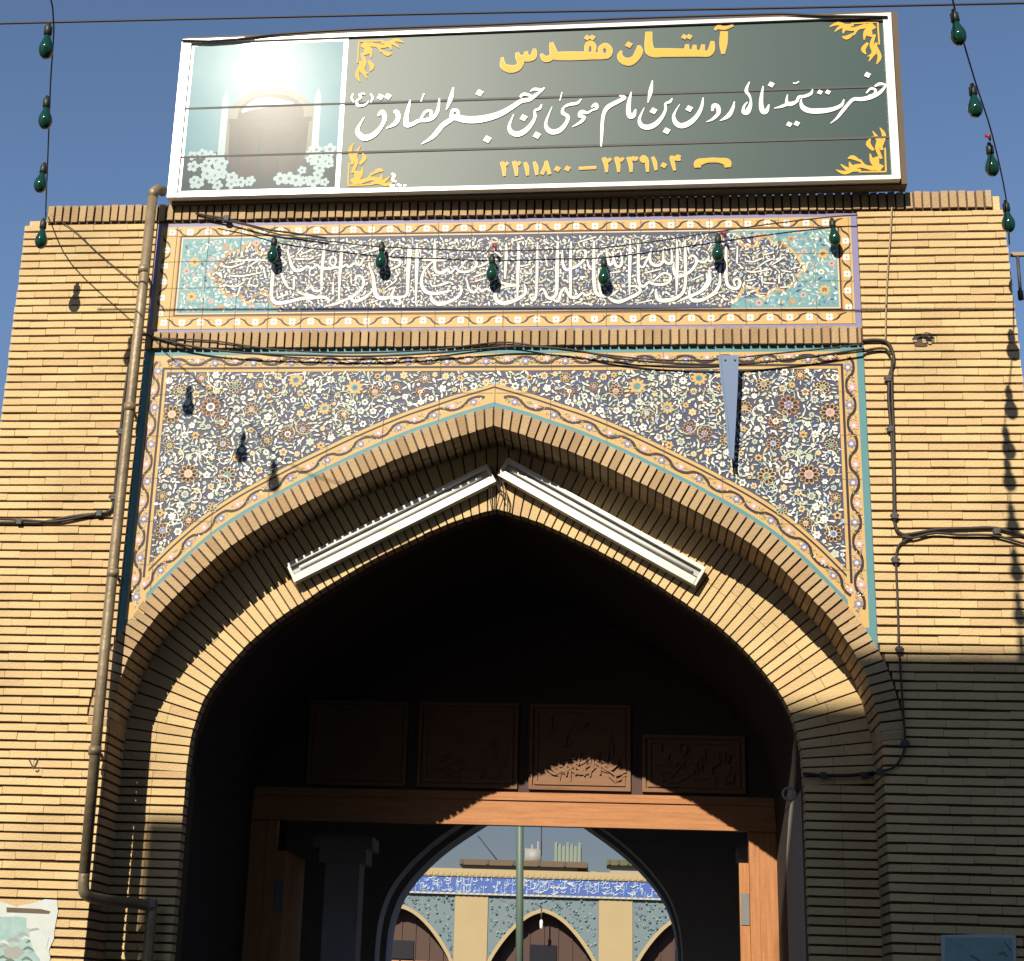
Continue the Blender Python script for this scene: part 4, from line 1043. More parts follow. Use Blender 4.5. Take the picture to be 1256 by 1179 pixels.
YELL = {
 (740, 25, 7.39): [[(1010, 108, 10), (1040, 80, 30), (1100, 88, 28), (1178, 65, 8)], [(1095, 118, 56), (1088, 230, 62), (1085, 325, 18)], [(990, 205, 24), (980, 280, 50), (950, 318, 52), (900, 318, 54), (860, 315, 58), (740, 308, 72), (560, 305, 80), (440, 300, 84), (412, 230, 64), (415, 115, 50)],
   [(905, 235, 22), (895, 310, 44)], [(828, 238, 22), (822, 310, 44)], [(760, 232, 24), (755, 300, 44)], [(322, 238, 16), (325, 290, 60), (295, 350, 60), (240, 385, 72), (180, 372, 60), (152, 330, 40), (165, 285, 8)]],
 (600, 25, 7.85): [[(1080, 330, 30), (1075, 280, 40), (1120, 250, 44), (1160, 290, 46), (1145, 345, 52), (1080, 352, 60), (1000, 348, 70), (850, 348, 84), (700, 348, 84), (640, 345, 70), (615, 290, 56), (600, 215, 22)], [(938, 310, 24), (945, 250, 38), (980, 225, 40), (1010, 265, 36), (1005, 320, 24)],
   [(615, 330, 40), (590, 365, 54), (540, 375, 54), (500, 325, 12)], [(438, 275, 18), (430, 340, 50), (400, 365, 60), (300, 370, 62), (305, 410, 50), (270, 458, 62), (200, 468, 72), (135, 435, 50), (128, 355, 10)], [(360, 300, 18), (352, 360, 46)], [(270, 310, 20), (285, 370, 50)]],
 (600, 180, 4.052): [[(95, 78, 8), (78, 92, 11), (64, 78, 11), (74, 110, 14), (76, 147, 6)], [(157, 76, 8), (140, 90, 11), (124, 76, 11), (134, 110, 14), (136, 146, 6)], [(178, 78, 8), (188, 105, 15), (192, 145, 6)], [(224, 76, 8), (234, 104, 15), (238, 143, 6)],
   [(284, 72, 6), (280, 100, 12), (262, 140, 12)], [(284, 72, 6), (290, 100, 12), (302, 140, 10)], [(446, 111, 10), (534, 107, 10)], [(606, 62, 8), (590, 76, 11), (570, 62, 11), (582, 95, 14), (584, 132, 6)], [(668, 60, 8), (652, 74, 11), (632, 60, 11), (642, 95, 14), (644, 132, 6)],
   [(738, 56, 8), (728, 70, 10), (716, 60, 10), (704, 74, 11), (692, 58, 11), (704, 95, 14), (706, 132, 6)], [(785, 70, 12), (768, 56, 12), (758, 68, 12), (768, 80, 10), (782, 70, 12), (786, 100, 12), (788, 132, 6)], [(812, 56, 8), (824, 85, 14), (830, 124, 6)],
   [(952, 60, 8), (936, 54, 10), (932, 68, 10), (952, 72, 8)], [(932, 72, 10), (906, 58, 10), (914, 90, 13), (922, 126, 6)], [(1036, 112, 22), (1040, 88, 34), (1080, 77, 20), (1112, 75, 20), (1144, 77, 20), (1180, 86, 34), (1186, 112, 22)]],
}
YDOT = {(740, 25, 7.39): [(735, 165, 46), (780, 165, 46), (233, 232, 56)], (600, 25, 7.85): [(945, 175, 50), (995, 175, 50)], (600, 180, 4.052): [(340, 113, 26), (390, 112, 26), (868, 99, 26)]}


def lettering(name, D, DOT, mname, y, edge=None):
    mb = MB(); ik = Ink(mb, y, 6e-5)
    passes = ([(edge, 1.0, .012)] if edge else []) + [(mname, 1.0, 0.0)]
    for mn, k, add in passes:
        for (ox, oy, sc), sts in D.items():
            for st in sts:
                P = []
                for (u, v, wd_) in st:
                    q = at(ox + u / sc, oy + v / sc, YS); P.append((q.x, q.z, wd_ / sc / 158.0 * k + add))
                ik.ribbon(P, mn, 5)
        for (ox, oy, sc), ds in DOT.items():
            for (u, v, r) in ds:
                q = at(ox + u / sc, oy + v / sc, YS); ik.diamond(q.x, q.z, r * .56 / sc / 158.0 + add / 2, mn, .25)
    return mb.obj(name, sg)


lettering('white_lettering', WHITE, WDOT, 'sign_white', YS - .0022)
YT1 = {k: v for k, v in YELL.items() if k[1] == 25}; YT2 = {k: v for k, v in YELL.items() if k[1] != 25}
lettering('phone_number', YT2, {k: v for k, v in YDOT.items() if k[1] != 25}, 'sign_yellow', YS - .0022, 'sign_edge')
lettering('title_lettering', YT1, {k: v for k, v in YDOT.items() if k[1] == 25}, 'sign_yellow', YS - .0022, 'sign_edge')
# corner scrolls
MOT = [[(0, 0, .012), (.22, .005, .012)], [(0, 0, .012), (-.003, .22, .012)], [(.03, .03, .05), (.10, .09, .035), (.12, .17, .008)], [(.04, .03, .04), (.16, .05, .03), (.20, .12, .008)], [(.10, .02, .02), (.20, .06, .03), (.27, .05, .035), (.29, .10, .006)], [(.20, .02, .02), (.30, .03, .03), (.36, .08, .006)],
       [(.24, .03, .012), (.33, .0, .03), (.40, .03, .006)], [(.03, .12, .02), (.06, .22, .03), (.04, .30, .034), (.10, .33, .006)], [(.02, .20, .02), (.05, .30, .03), (.09, .38, .006)], [(.02, .24, .012), (-.0, .34, .03), (.03, .41, .006)], [(.09, .20, .02), (.13, .26, .035), (.11, .31, .008)], [(.20, .10, .012), (.26, .14, .035), (.30, .13, .008)], [(.06, .06, .02), (.08, .10, .06), (.05, .14, .01)]]
gx0 = at(424, 140, YS).x + .05
for (cx, cz, sx, sz) in ((SX1 - .10, SZ0 + .06, -1, 1), (SX1 - .10, SZ1 - .06, -1, -1), (gx0, SZ0 + .06, 1, 1), (gx0 + .02, SZ1 - .06, 1, -1)):
    ob = MB(); oik = Ink(ob, YS - .0008, 4e-5)
    for st in MOT: oik.ribbon([(cx + sx * a * .92, cz + sz * c * .92, wv * 1.05) for a, c, wv in st], 'sign_yellow', 4)
    ob.obj('corner_scroll', sg)
# painter's tiny signature
sb = MB(); sik = Ink(sb, YS - .0008, 4e-5)
for st in ([(480, 212, 3), (484, 214, 3), (481, 219, 3), (486, 222, 2)], [(478, 226, 3), (484, 227, 3)], [(487, 225, 3), (492, 227, 3)], [(495, 227, 3), (498, 226, 2)]):
    sik.ribbon([(at(a, c, YS).x, at(a, c, YS).z, wv / 158) for a, c, wv in st], 'sign_white', 3)
sb.obj('signature', sg)
# torn black cable lying along the top edge
b = MB(); b.tube([at(x, y, YS - .03) for x, y in ((222, 46), (255, 47), (290, 45), (330, 40), (380, 37), (440, 34), (600, 30), (760, 24), (900, 21), (960, 20), (1010, 23), (1088, 25))], .010, 'cable', 6); b.obj('edge_cable', sg)

sg.rotation_euler.z = -0.016

# ------------------------------------------------------------------ drainpipe
dp = thing('drainpipe', 'tall beige metal drainpipe down the left edge of the mosaic', 'drainpipe', (-2.76, -.14, 0))
b = MB(); px_ = -.175
b.tube([(-2.742, px_, 7.70), (-2.750, px_, 6.5), (-2.756, px_, 5.2), (-2.758, px_, 4.0), (-2.740, px_, 2.45)], .039, 'pipe', 14); b.obj('pipe_run', dp)
for z in (7.05, 5.9, 4.6, 3.3):
    b = MB(); b.tube([(-2.754, px_, z - .03), (-2.754, px_, z + .03)], .045, 'pipe', 14); b.tube([(-2.76, px_, z), (-2.76, .02, z)], .012, 'steel_dark', 6)
    b.obj('bracket', dp)
b = MB(); b.tube(smooth_line([(-2.740, px_, 2.45), (-2.736, px_, 2.36), (-2.71, px_ + .03, 2.305), (-2.62, .05, 2.29), (-2.45, .30, 2.285), (-2.40, .35, 2.25), (-2.39, .36, 2.15), (-2.38, .36, 0.14)], 4), .039, 'pipe', 12); b.obj('elbow', dp)
b = MB(); b.tube([(-2.742, px_, 7.68), (-2.742, px_ + .005, 7.73), (-2.725, px_ + .04, 7.775), (-2.69, px_ + .10, 7.785)], .041, 'pipe', 12); b.obj('spout', dp)

# ------------------------------------------------------------------ fluorescent fixtures on the rear arch
def fixture(p0, p1, label, flip):
    f = thing('fluorescent_light', label, 'lamp', tuple((Vector(p0) + Vector(p1)) / 2), 'fluorescent lights under the arch')
    p0, p1 = Vector(p0), Vector(p1); d = (p1 - p0).normalized(); up = Vector((0, 1, 0)).cross(d)
    if up.z < 0: up = -up
    yv = Vector((0, 1, 0))
    def beam(mb, a, b_, u0, u1, y0, y1, mn):
        vs = []
        for q in (a, b_):
            for (u, y) in ((u0, y0), (u1, y0), (u1, y1), (u0, y1)): vs.append(q + up * u + yv * y)
        mb.raw(vs, [(0, 1, 2, 3), (7, 6, 5, 4), (0, 4, 5, 1), (1, 5, 6, 2), (2, 6, 7, 3), (3, 7, 4, 0)], mn)
    b = MB(); beam(b, p0, p1, .0, .048, .02, .04, 'lamp_grey'); b.obj('tray', f)
    b = MB(); beam(b, p0, p1, .055, .085, -.02, .05, 'lamp_white'); b.obj('top_lip', f)
    b = MB(); beam(b, p0, p1, -.078, -.022, -.03, .045, 'lamp_white'); b.obj('reflector', f)
    b = MB(); b.tube([p0 + d * .06 + up * .016, p1 - d * .06 + up * .016], .014, 'tube_white', 10); b.obj('tube', f)
    for q, s in ((p0, -1), (p1, 1)):
        b = MB(); a = q + d * s * .022; beam(b, q + d * s * .001, a, -.076, .083, -.024, .05, 'lamp_white'); b.obj('end_cap', f)
    for k in (.12, .88):
        b = MB(); q = p0.lerp(p1, k); b.tube([q + yv * .03 + up * .02, q + yv * .09 + up * .03], .012, 'steel_dark', 6); b.obj('bracket', f)
    b = MB(); q = p0 if p0.z > p1.z else p1; b.tube([q + yv * .03, q + yv * .05 + up * .05, q + yv * .075 + up * .10 + d * .03], .006, 'cable', 5); b.obj('feed_wire', f)
    return f


fixture(at(360, 703, .385), at(600, 583, .385), 'white fluorescent batten on the left slope of the pointed arch', 0)
fixture(at(856, 707, .385), at(619, 575, .385), 'white fluorescent batten on the right slope of the pointed arch', 1)
# tangle of wires hanging at the apex between the lamps
b = MB(); ap = at(612, 590, .40)
for k in range(7):
    a = at(606 + random.uniform(-6, 8), 578 + random.uniform(-6, 6), .40); c = at(614 + random.uniform(-12, 12), 622 + random.uniform(-14, 8), .43)
    mdl = (a + c) / 2 + Vector((random.uniform(-.05, .05), -.03, random.uniform(-.04, .04)))
    b.tube(smooth_line([tuple(a), tuple(mdl), tuple(c)], 4), .004, random.choice(('cable', 'light_cable', 'cable')), 5)
tag(b.obj('wire_tangle'), 'tangle of loose thin wires at the arch apex between the two lamps', 'wire')

# ------------------------------------------------------------------ blue tapering metal strip standing off the spandrel
b = MB()
o1 = [at(x, y, -.11) for x, y in ((881, 436), (906, 436), (905, 470), (903, 510), (901, 545), (900, 563), (895, 563), (892, 530), (889, 495), (884, 462))]
b.prism([(q.x, q.z) for q in o1], -.115, -.10, 'blue_metal')
o2 = [at(x, y, -.118) for x, y in ((881, 436), (884, 436), (887, 470), (892, 510), (896.5, 563), (894.5, 563), (891, 530), (888, 495), (883.5, 462))]; b.prism([(q.x, q.z) for q in o2], -.124, -.1155, 'blue_metal')
for k in (0.02, .09): b.tube([(at(886, 441, -.1).x + k, -.121, at(886, 443, -.1).z), (at(886, 441, -.1).x + k, -.114, at(886, 443, -.1).z)], .008, 'steel_dark', 6)
q0 = at(893, 440, -.1); b.tube([(q0.x, -.1, q0.z + .02), (q0.x, .02, q0.z + .03)], .012, 'steel_dark', 6)
tag(b.obj('metal_strip'), 'pale blue tapering metal strip hanging in front of the right mosaic spandrel', 'metal strip')

# ------------------------------------------------------------------ bulbs on strings
def bulb(parent, top, s=1.0, lean=(0, 0)):
    """pear bulb hanging from top point"""
    top = Vector(top); ax = Vector((lean[0], lean[1], -1)).normalized()
    b = MB()
    b.tube([top, top + ax * .02 * s, top + ax * .03 * s, top + ax * .085 * s, top + ax * .09 * s], [.012 * s, .016 * s, .026 * s, .027 * s, .02 * s], 'socket', 10)
    sk = b.obj('socket', parent)
    b = MB(); pr = [(.088, .018), (.11, .024), (.135, .033), (.16, .044), (.185, .049), (.21, .047), (.235, .037), (.25, .022), (.256, .006)]
    b.tube([top + ax * t * s for t, r in pr], [r * s for t, r in pr], 'bulb_glass', 14); b.obj('bulb', parent)


def strand(label, pts, bulbs, s=1.0, clips=()):
    t = thing('string_of_bulbs', label, 'string lights', tuple(pts[0]))
    b = MB(); b.tube(smooth_line([tuple(p) for p in pts], 4), .0055, 'cable', 5); b.obj('cord', t)
    for q, l in bulbs: bulb(t, q, s, l)
    for q in clips:
        b = MB(); b.tube([(q[0] - .016, q[1], q[2] + .012), (q[0] + .004, q[1] - .01, q[2]), (q[0] + .012, q[1], q[2] - .03)], [.012, .014, .006], 'red_plastic', 6); b.obj('red_clip', t)
    return t


Lb = [at(54, 268, -.50), at(55, 200, -1.27), at(58, 118, -2.04), at(60, 28, -2.77)]
strand('string of green bulbs rising into the sky at the left corner of the gateway', [at(57, 262, -.05), at(56, 262, -.40)] + [Lb[1] + Vector((.02, -.02, .10)), Lb[2] + Vector((.02, -.02, .08)), Lb[3] + Vector((.02, -.02, .10)), Vector((-2.62, -3.45, 7.80)), Vector((-2.35, -4.3, 8.1)), Vector((-1.9, -5.6, 8.9))], [(q, (random.uniform(-.03, .14), random.uniform(-.1, .1))) for q in Lb] + [(Vector((-2.63, -3.42, 7.74)), (.05, 0))], .98)
RX = [Vector((3.705 - .285 * d, -d, z)) for d, z in ((3.25, 7.66), (3.9, 7.74), (4.55, 7.82), (5.2, 7.92), (5.85, 8.02))]
Rb = [at(1233, 246, -.47), at(1213, 175, -1.29), at(1192, 103, -2.01), at(1169, 12, -2.67)]
strand('string of green bulbs rising into the sky at the right corner of the gateway', [at(1238, 300, -.05), at(1234, 244, -.40)] + [Rb[1] + Vector((.02, -.02, .05)), Rb[2] + Vector((.01, -.02, .04)), Rb[3] + Vector((.0, -.02, .03)), *RX, Vector((1.9, -7.2, 8.6))], [(q, (random.uniform(-.03, .14), random.uniform(-.1, .1))) for q in Rb] + [(q - Vector((0, 0, .02)), (.05, 0)) for q in RX], .98, [at(1212, 168, -1.35)])
fz = [(337, 290), (469, 297), (604, 312), (741, 316), (881, 287), (1020, 268)]
strand('string of six green bulbs hung along the calligraphy frieze', [at(x, y, -.07) for x, y in ((262, 268), (300, 276), (345, 288), (420, 298), (470, 303), (540, 306), (606, 308), (680, 306), (742, 304), (830, 292), (882, 284), (960, 273), (1022, 266), (1052, 264))], [(at(x, y, -.07), (random.uniform(-.05, .1), -.05)) for x, y in fz], .92, [at(607, 303, -.08), at(888, 287, -.08)])

# ------------------------------------------------------------------ cables
def cable(label, pts, Y=-.02, r=.011, mn='cable', clips=(), name='wall_cable', cat='cable', extra=()):
    t = thing(name, label, cat, tuple(at(pts[0][0], pts[0][1], Y)))
    b = MB(); b.tube(smooth_line([tuple(at(x, y, Y)) for x, y in pts], 4), r, mn, 6); b.obj('conductor', t)
    for e in extra:
        b = MB(); b.tube(smooth_line([tuple(at(x, y, Y - .006)) for x, y in e], 4), r * .8, mn, 6); b.obj('conductor', t)
    for (x, y) in clips:
        q = at(x, y, Y); b = MB(); b.box(q.x - .020, q.x + .020, Y - .02, Y + .024, q.z - .020, q.z + .020, 'steel_dark'); b.tube([(q.x - .03, Y - .012, q.z), (q.x + .03, Y - .012, q.z)], .010, 'steel_dark', 6); b.obj('clip', t)
    return t


cable('black double cable sagging across the left brick pier towards the drainpipe', [(-20, 641), (0, 641), (25, 641), (50, 641), (75, 636), (100, 632), (122, 630), (134, 627), (139, 618), (143, 580), (148, 530), (152, 490), (158, 450), (163, 430), (168, 424)], clips=[(24, 640), (122, 630), (139, 610), (148, 530)],
      extra=[[(-20, 637), (0, 637), (30, 638), (60, 640), (80, 638), (110, 632), (134, 628)]])
cable('black cable running down the right brick pier beside the turquoise edge', [(1058, 418), (1075, 417), (1088, 420), (1095, 432), (1096, 445), (1091, 462), (1090, 490), (1093, 526), (1096, 580), (1097, 633), (1100, 650), (1108, 656), (1118, 660)], r=.012, clips=[(1089, 465), (1092, 527), (1097, 633)], extra=[[(1058, 431), (1072, 428), (1086, 428), (1092, 436)], [(1094, 440), (1094, 480), (1096, 530), (1097, 590), (1098, 640)]])
cable('pair of black cables tied together crossing the right brick pier to its outer edge', [(1106, 656), (1118, 655), (1135, 652), (1155, 649), (1190, 648), (1222, 648), (1256, 657), (1290, 668)], r=.011, clips=[(1222, 652)], extra=[[(1106, 658), (1120, 660), (1145, 654), (1175, 656), (1205, 656), (1225, 658), (1256, 667), (1290, 678)]])
cable('thin black cable dropping down the lower right pier into the shade', [(1118, 660), (1108, 664), (1101, 672), (1099, 690), (1101, 740), (1103, 800), (1107, 860), (1110, 910), (1105, 930), (1095, 942), (1080, 946)], r=.008, clips=[(1098, 687), (1103, 797), (1110, 912), (1079, 947)])
cable('pale thin wire falling down the right pier from the corner of the signboard', [(1094, 250), (1092, 290), (1089, 330), (1087, 370), (1086, 420)], r=.006, mn='light_cable')
cable('long black wire drooping along the brick band above the mosaic', [(170, 408), (230, 424), (300, 433), (380, 436), (450, 437), (520, 434), (590, 428), (640, 425), (700, 429), (760, 440), (830, 446), (900, 447), (960, 442), (1000, 437), (1060, 428)], Y=-.05, r=.008)
cable('second black wire looped under the brick band, meeting near the centre', [(185, 415), (260, 418), (330, 428), (420, 433), (520, 430), (590, 422), (625, 420), (680, 428), (740, 435), (800, 441), (870, 442), (940, 435), (1010, 428), (1060, 422)], Y=-.045, r=.006)
cable('black wire running over the frieze from the drainpipe', [(240, 262), (275, 268), (290, 272), (330, 282), (360, 286), (400, 292)], Y=-.04, r=.008, clips=[(278, 268)])
cable('black conduit crossing the shaded reveal on the right of the arch', [(985, 949), (1010, 951), (1045, 951), (1075, 947)], Y=.43, r=.012, clips=[(1010, 951), (1060, 951)])
cable('thin dark wire slanting over the top of the left brick pier', [(62, 264), (90, 282), (120, 310), (150, 335), (170, 352)], Y=-.02, r=.004)
# ring hook on the plaster
hk = at(968, 974, .9); b = MB()
b.tube([Vector((hk.x, hk.y, hk.z)) + Vector((.045 * math.cos(t), 0, .045 * math.sin(t))) for t in [k * math.pi / 8 for k in range(17)]], .010, 'lamp_grey', 6, False)
b.tube([(hk.x + .04, hk.y, hk.z + .02), (hk.x + .15, hk.y, hk.z + .08)], .008, 'cable', 5)
tag(b.obj('ring_hook'), 'small pale metal ring fixed on the right passage wall', 'hook')
# overhead wire against the sky
b = MB(); P = [at(x, y, -2.0) for x, y in ((-60, 31), (0, 29), (300, 22), (640, 15), (900, 11), (1256, 4), (1330, 2))]
b.tube(smooth_line([tuple(p) for p in P], 4), .008, 'cable', 6); tag(b.obj('overhead_wire'), 'single black overhead wire crossing the sky above the signboard', 'wire')
# stub bracket on the right outer edge
b = MB(); q = at(1243, 312, .05); b.box(q.x - .02, q.x + .25, .04, .07, q.z - .014, q.z + .014, 'light_cable'); b.tube([(q.x + .03, .055, q.z - .012), (q.x + .03, .055, q.z - .33)], .012, 'steel_dark', 6); b.tube([(q.x + .03, .055, q.z - .30), (q.x + .03, .055, q.z - .37)], .022, 'steel_dark', 8)
tag(b.obj('wall_bracket'), 'small metal bracket sticking out of the outer edge of the right pier', 'bracket')

# ------------------------------------------------------------------ posters
t = thing('torn_poster', 'torn pale poster with blue-green print, pasted low on the left pier', 'poster', tuple(at(30, 1170, -.004)))
b = MB(); Q = lambda L, y: [(at(u, v, y).x, at(u, v, y).z) for u, v in L]
b.prism(Q([(-40, 1108), (0, 1106), (20, 1112), (40, 1108), (55, 1103), (70, 1104), (71, 1118), (67, 1140), (66, 1152), (60, 1165), (64, 1190), (66, 1240), (-40, 1250)], -.006), -.0065, -.004, 'paper'); b.obj('sheet', t)
b = MB(); b.prism(Q([(-40, 1126), (20, 1124), (32, 1126), (32, 1138), (50, 1142), (48, 1200), (-40, 1210)], -.008), -.0085, -.0068, 'paper_teal')
ik = Ink(b, -.0088, 5e-5)
for k in range(16):
    u, v = random.uniform(2, 46), random.uniform(1140, 1185); ik.ribbon([(*Q([(u - 6, v)], -.008)[0], .01), (*Q([(u, v - 3)], -.008)[0], .02), (*Q([(u + 7, v + 1)], -.008)[0], .006)], random.choice(('paper', 'pole_green', 'tank_grey')), 3)
b.obj('print', t)
b = MB(); b.prism(Q([(36, 1143), (52, 1140), (60, 1150), (57, 1163), (62, 1175), (55, 1195), (50, 1178), (44, 1170), (38, 1158)], -.009), -.0098, -.0088, 'paper'); b.prism(Q([(4, 1164), (22, 1160), (30, 1168), (20, 1176), (6, 1174)], -.009), -.0097, -.0089, 'tank_grey'); b.obj('torn_scrap', t)
b = MB(); b.prism(Q([(8, 1113), (50, 1115), (62, 1118), (60, 1121), (8, 1119)], -.008), -.0085, -.0068, 'frame_brown'); b.obj('lath', t)
t = thing('faded_poster', 'faded grey-blue poster pasted low on the shaded right pier', 'poster', tuple(at(1200, 1170, -.004)))
b = MB(); b.prism(Q([(1154, 1147), (1200, 1146), (1246, 1147), (1248, 1240), (1156, 1240)], -.006), -.0065, -.004, 'paper'); b.obj('sheet', t)
b = MB(); b.prism(Q([(1159, 1150), (1242, 1150), (1244, 1238), (1160, 1238)], -.008), -.0085, -.0068, 'paper_teal'); ik = Ink(b, -.0088, 5e-5)
for st in ([(1225, 1171, 4), (1232, 1169, 5), (1235, 1174, 3)], [(1232, 1156, 3), (1240, 1166, 3)], [(1190, 1172, 3), (1200, 1178, 4), (1206, 1186, 3)]): ik.ribbon([(*Q([(a, c)], -.008)[0], wv / 260) for a, c, wv in st], 'plate_grey', 3)
b.obj('print', t)

# ------------------------------------------------------------------ courtyard
YC = 36.0
mat('court_dot', (0.20, 0.22, 0.20), .6)
mat('court_dot2', (0.05, 0.10, 0.15), .6)
mat('court_tile', (0.10, 0.145, 0.165), .6, var=.6, scale=4, col2=(0.14, 0.185, 0.20))
ca = thing('courtyard_arcade', 'low arcade with blue inscription band and pale piers across the courtyard, seen through the gateway', 'arcade', (-1.2, YC, 0))
PC = (-5.26 - 3.93, -3.18 + -3.93 + .0)  # helper values
period = 4.055; cxs = [-1.155 + period * k for k in range(-3, 4)]
b = MB()
b.box(-16, 14, YC + .55, YC + 5, 0.1, 5.45, 'court_cream')
for c in cxs:
    P = arch_profile(c, 1.56, 2.95, 4.50)
    for a, q in zip(P, P[1:]): b.prism([a, q, (q[0], 4.90), (a[0], 4.90)], YC, YC + .549, 'court_cream')
b.obj('wall', ca)
for c in cxs:
    x = c + period / 2; b = MB(); b.box(x - .47, x + .47, YC - .06, YC + .548, 0.1, 4.90, 'court_cream'); b.obj('pier', ca)
for c in cxs:
    P = arch_profile(c, 1.55, 2.95, 4.50); b = MB()
    for a, q in zip(P, P[1:]): b.prism([(a[0], a[1] + .0), q, (q[0], 4.89), (a[0], 4.89)], YC - .02, YC - .004, 'court_tile')
    ik = Ink(b, YC - .022, 2e-4)
    for _ in range(420):
        x = c + random.uniform(-1.5, 1.5); z = random.uniform(3.2, 4.85)
        zz = None
        for a, q in zip(P, P[1:]):
            if a[0] <= x <= q[0]: zz = a[1] + (q[1] - a[1]) * (x - a[0]) / max(q[0] - a[0], 1e-6)
        if zz and z > zz + .12: flower(ik, x, z, random.uniform(.018, .042), random.choice(('court_dot', 'court_dot2', 'court_dot2', 'tile_turquoise')), 'court_dot', 5)
    ik.ribbon([(x, z + .03, .10) for x, z in P], 'court_cream', 2)
    b.obj('spandrel', ca)
    b = MB(); b.box(c - 1.5, c + 1.5, YC + .45, YC + .53, 0.1, 4.48, 'dark_wood'); 
    for k in range(-3, 4): b.box(c + k * .4 - .025, c + k * .4 + .025, YC + .41, YC + .449, 0.1, 4.3, 'dark_wood')
    b.box(c - 1.5, c + 1.5, YC + .41, YC + .446, 3.0, 3.08, 'wood'); b.obj('door_screen', ca)
    b = MB(); b.box(c - .38, c + .38, YC + .36, YC + .405, 3.12, 3.62, 'glass_dark'); b.obj('window', ca)
b = MB(); b.box(-16, 14, YC - .10, YC + .55, 4.96, 5.40, 'tile_navy'); ik = Ink(b, YC - .102, 5e-5)
mat('blue_band', (0.055, 0.105, 0.34), .35, var=.4, scale=3)
ik.poly([(-16, 4.97), (14, 4.97), (14, 5.39), (-16, 5.39)], 'blue_band')
for _ in range(620):
    x = random.uniform(-7, 5); z = random.uniform(5.0, 5.37); t = random.random()
    if t < .35: ik.ribbon([(x, z - .1, .012), (x + .01, z + .08, .016)], 'tile_ltblue', 2)
    elif t < .7: ik.ribbon([(x - .07, z, .010), (x, z - .03, .018), (x + .07, z + .02, .010)], random.choice(('tile_white', 'tile_ltblue')), 2)
    else: leaf(ik, x, z, .09, random.uniform(0, 6), 'tile_ltblue')
b.obj('inscription_band', ca)
b = MB(); b.box(-16, 14, YC - .14, YC + .5, 5.402, 5.62, 'court_cream'); b.box(-16, 14, YC - .13, YC + .5, 4.90, 4.958, 'court_cream')
x = -9
while x < 7:
    b.box(x, x + .10, YC - .16, YC - .1401, 5.43, 5.52, 'court_cream'); b.box(x, x + .10, YC - .15, YC - .1301, 4.905, 4.95, 'tile_ltblue'); x += .17
b.obj('cornice', ca)
lp = thing('hanging_lantern', 'small white lantern hanging in the middle arch across the courtyard', 'lantern', (-1.0, YC - .1, 4.2))
q = at(664, 1128, YC - .3); b = MB(); b.tube([q + Vector((0, 0, .35)), q], .02, 'steel_dark', 6); b.obj('rod', lp)
b = MB(); b.tube([q, q - Vector((0, 0, .05)), q - Vector((0, 0, .22)), q - Vector((0, 0, .26))], [.02, .05, .045, .015], 'lamp_white', 8); b.obj('shade', lp)
# rooftop clutter
def P3(x, y, Y): return at(x, y, Y)
for i, (x0, x1, y0, y1, mn, nm, lab, ct_) in enumerate(((565, 721, 1060, 1068, 'frame_brown', 'roof_ledge', 'long dark ledge along the arcade roof across the courtyard', 'ledge'),
        (744, 800, 1058, 1070, 'olive', 'roof_awning', 'dark olive awning at the right end of the arcade roof', 'awning'))):
    a = P3(x0, y1, YC + 1.2); c = P3(x1, y0, YC + 1.2); b = MB(); b.box(a.x, c.x, YC + .6, YC + 1.8, c.z - .16, c.z, mn); b.box(a.x + .1, c.x - .3, YC + .8, YC + 1.6, 5.4, c.z - .161, 'tank_grey')
    for k in range(5): b.box(a.x + (c.x - a.x) * k / 5 + .05, a.x + (c.x - a.x) * k / 5 + .12, YC + .57, YC + .599, c.z - .14, c.z - .02, 'steel_dark')
    tag(b.obj(nm), lab, ct_)
ck = thing('roof_cooler', 'pale green ribbed cooler box on the arcade roof across the courtyard', 'cooler', tuple(P3(697, 1060, YC + 2)))
a = P3(680, 1062, YC + 2); c = P3(714, 1035, YC + 2); b = MB()
n = 7
for k in range(n):
    xa = a.x + (c.x - a.x) * k / n; b.box(xa + .01, xa + (c.x - a.x) / n - .03, YC + 1.7, YC + 2.4, a.z - .5, c.z - .05 * (k % 3), 'tank_green')
b.box(a.x + .02, c.x - .02, YC + 1.75, YC + 2.35, a.z - .5, c.z - .12, 'tank_green'); b.obj('ribbed_body', ck); b = MB(); b.box(a.x - .05, c.x + .05, YC + 1.65, YC + 2.45, a.z - .55, a.z - .04, 'tank_grey'); b.obj('base', ck)
tk = thing('roof_tank', 'small grey tank with pipes left of the cooler on the arcade roof', 'tank', tuple(P3(654, 1060, YC + 2)))
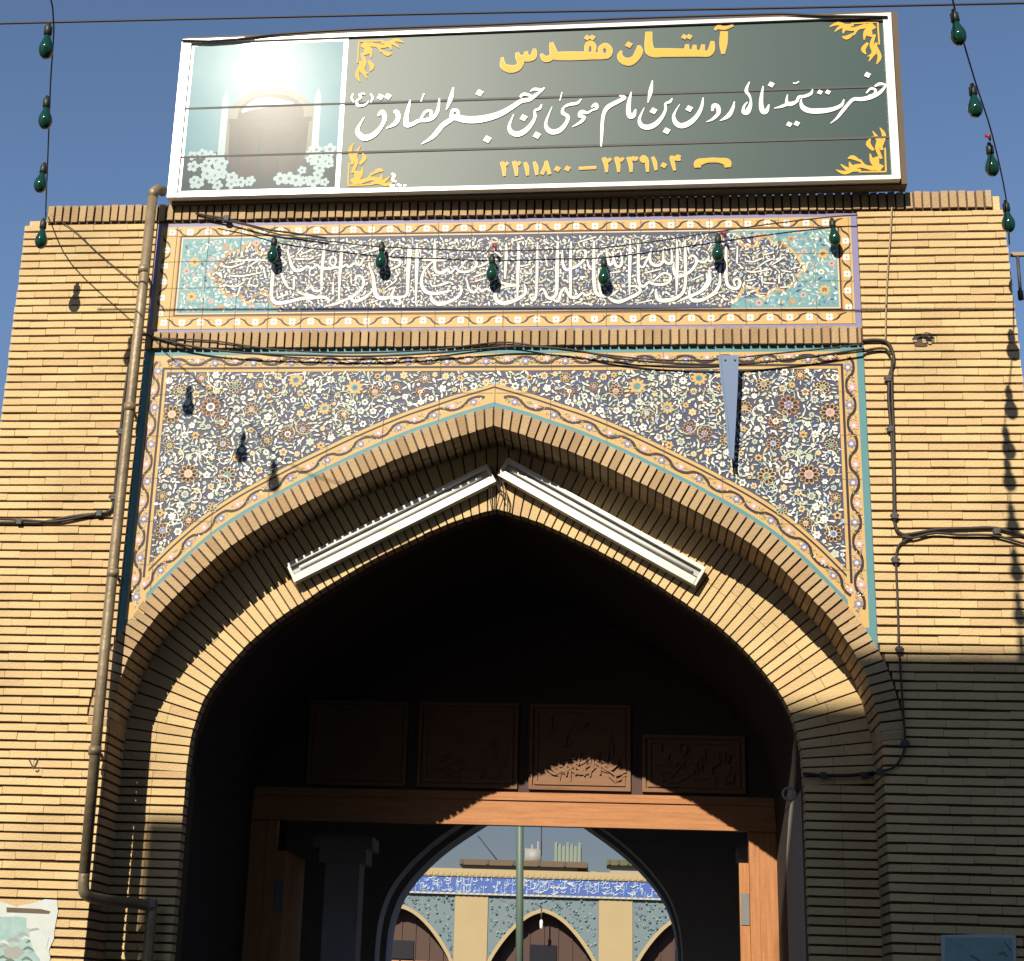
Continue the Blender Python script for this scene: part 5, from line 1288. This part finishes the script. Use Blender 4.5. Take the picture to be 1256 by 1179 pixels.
a = P3(645, 1062, YC + 2); c = P3(664, 1041, YC + 2); b = MB(); b.tube([(a.x, YC + 2, (a.z + c.z) / 2), (c.x, YC + 2, (a.z + c.z) / 2)], (c.z - a.z) * .5, 'tank_grey', 12); b.obj('drum', tk)
b = MB()
for k in range(3): b.tube([(a.x + k * .18, YC + 1.9, a.z - .6), (a.x + k * .18, YC + 1.9, c.z + .1 * k)], .03, 'tank_grey', 6)
b.box(a.x - .4, c.x + 1.6, YC + 1.7, YC + 2.2, a.z - .35, a.z - .14, 'lamp_grey'); b.obj('stand', tk)
b = MB(); b.tube([at(637, 1230, 18), at(637.5, 1100, 18), at(638, 900, 18)], .066, 'pole_green', 10); base = at(637, 1230, 18)
b.tube([(base.x, base.y, .1), (base.x, base.y, base.z)], .068, 'pole_green', 10); tag(b.obj('green_pole'), 'thin dark green pole standing in the courtyard in front of the arcade', 'pole')
for pts, lab in (([(586, 1025), (612, 1058)], 'slanting guy wire left of the green pole above the arcade roof'), ([(664, 1012), (664, 1050)], 'thin upright aerial wire above the arcade roof')):
    b = MB(); b.tube([at(x, y, YC + 1.5) for x, y in pts], .018, 'cable', 5); tag(b.obj('roof_wire'), lab, 'wire')

# ------------------------------------------------------------------ the building across the street, behind the viewer (unseen; parapet outline set so its shadow falls on the foot of the gateway)
yb = -17.0; kx, kz = SUN.x / SUN.y, SUN.z / SUN.y
def back(xf, zf): return xf + kx * yb, zf + kz * yb
sb = thing('shading_building', 'unseen flat-roofed block across the street, parapet stepped to shade the gateway', 'building', (0, -20, 0))
xl, z_lo = back(-2.67, 3.22); xm, z_hi = back(1.47, 4.135)
b = MB(); b.box(xl, xm, yb - 8, yb, 0, z_lo, 'street_wall'); b.box(xm + .001, xm + 16, yb - 8, yb, 0, z_hi, 'street_wall'); b.obj('wall', sb)
for r in range(4):
    for k in range(8):
        x = xl + 1 + k * 2.4; z = 1.2 + r * 3.2; b = MB(); b.box(x, x + 1.2, yb - .02, yb + .03, z, z + 1.5, 'glass_dark'); b.box(x - .06, x + 1.26, yb + .0, yb + .06, z - .1, z - .001, 'court_cream'); b.obj('window', sb)
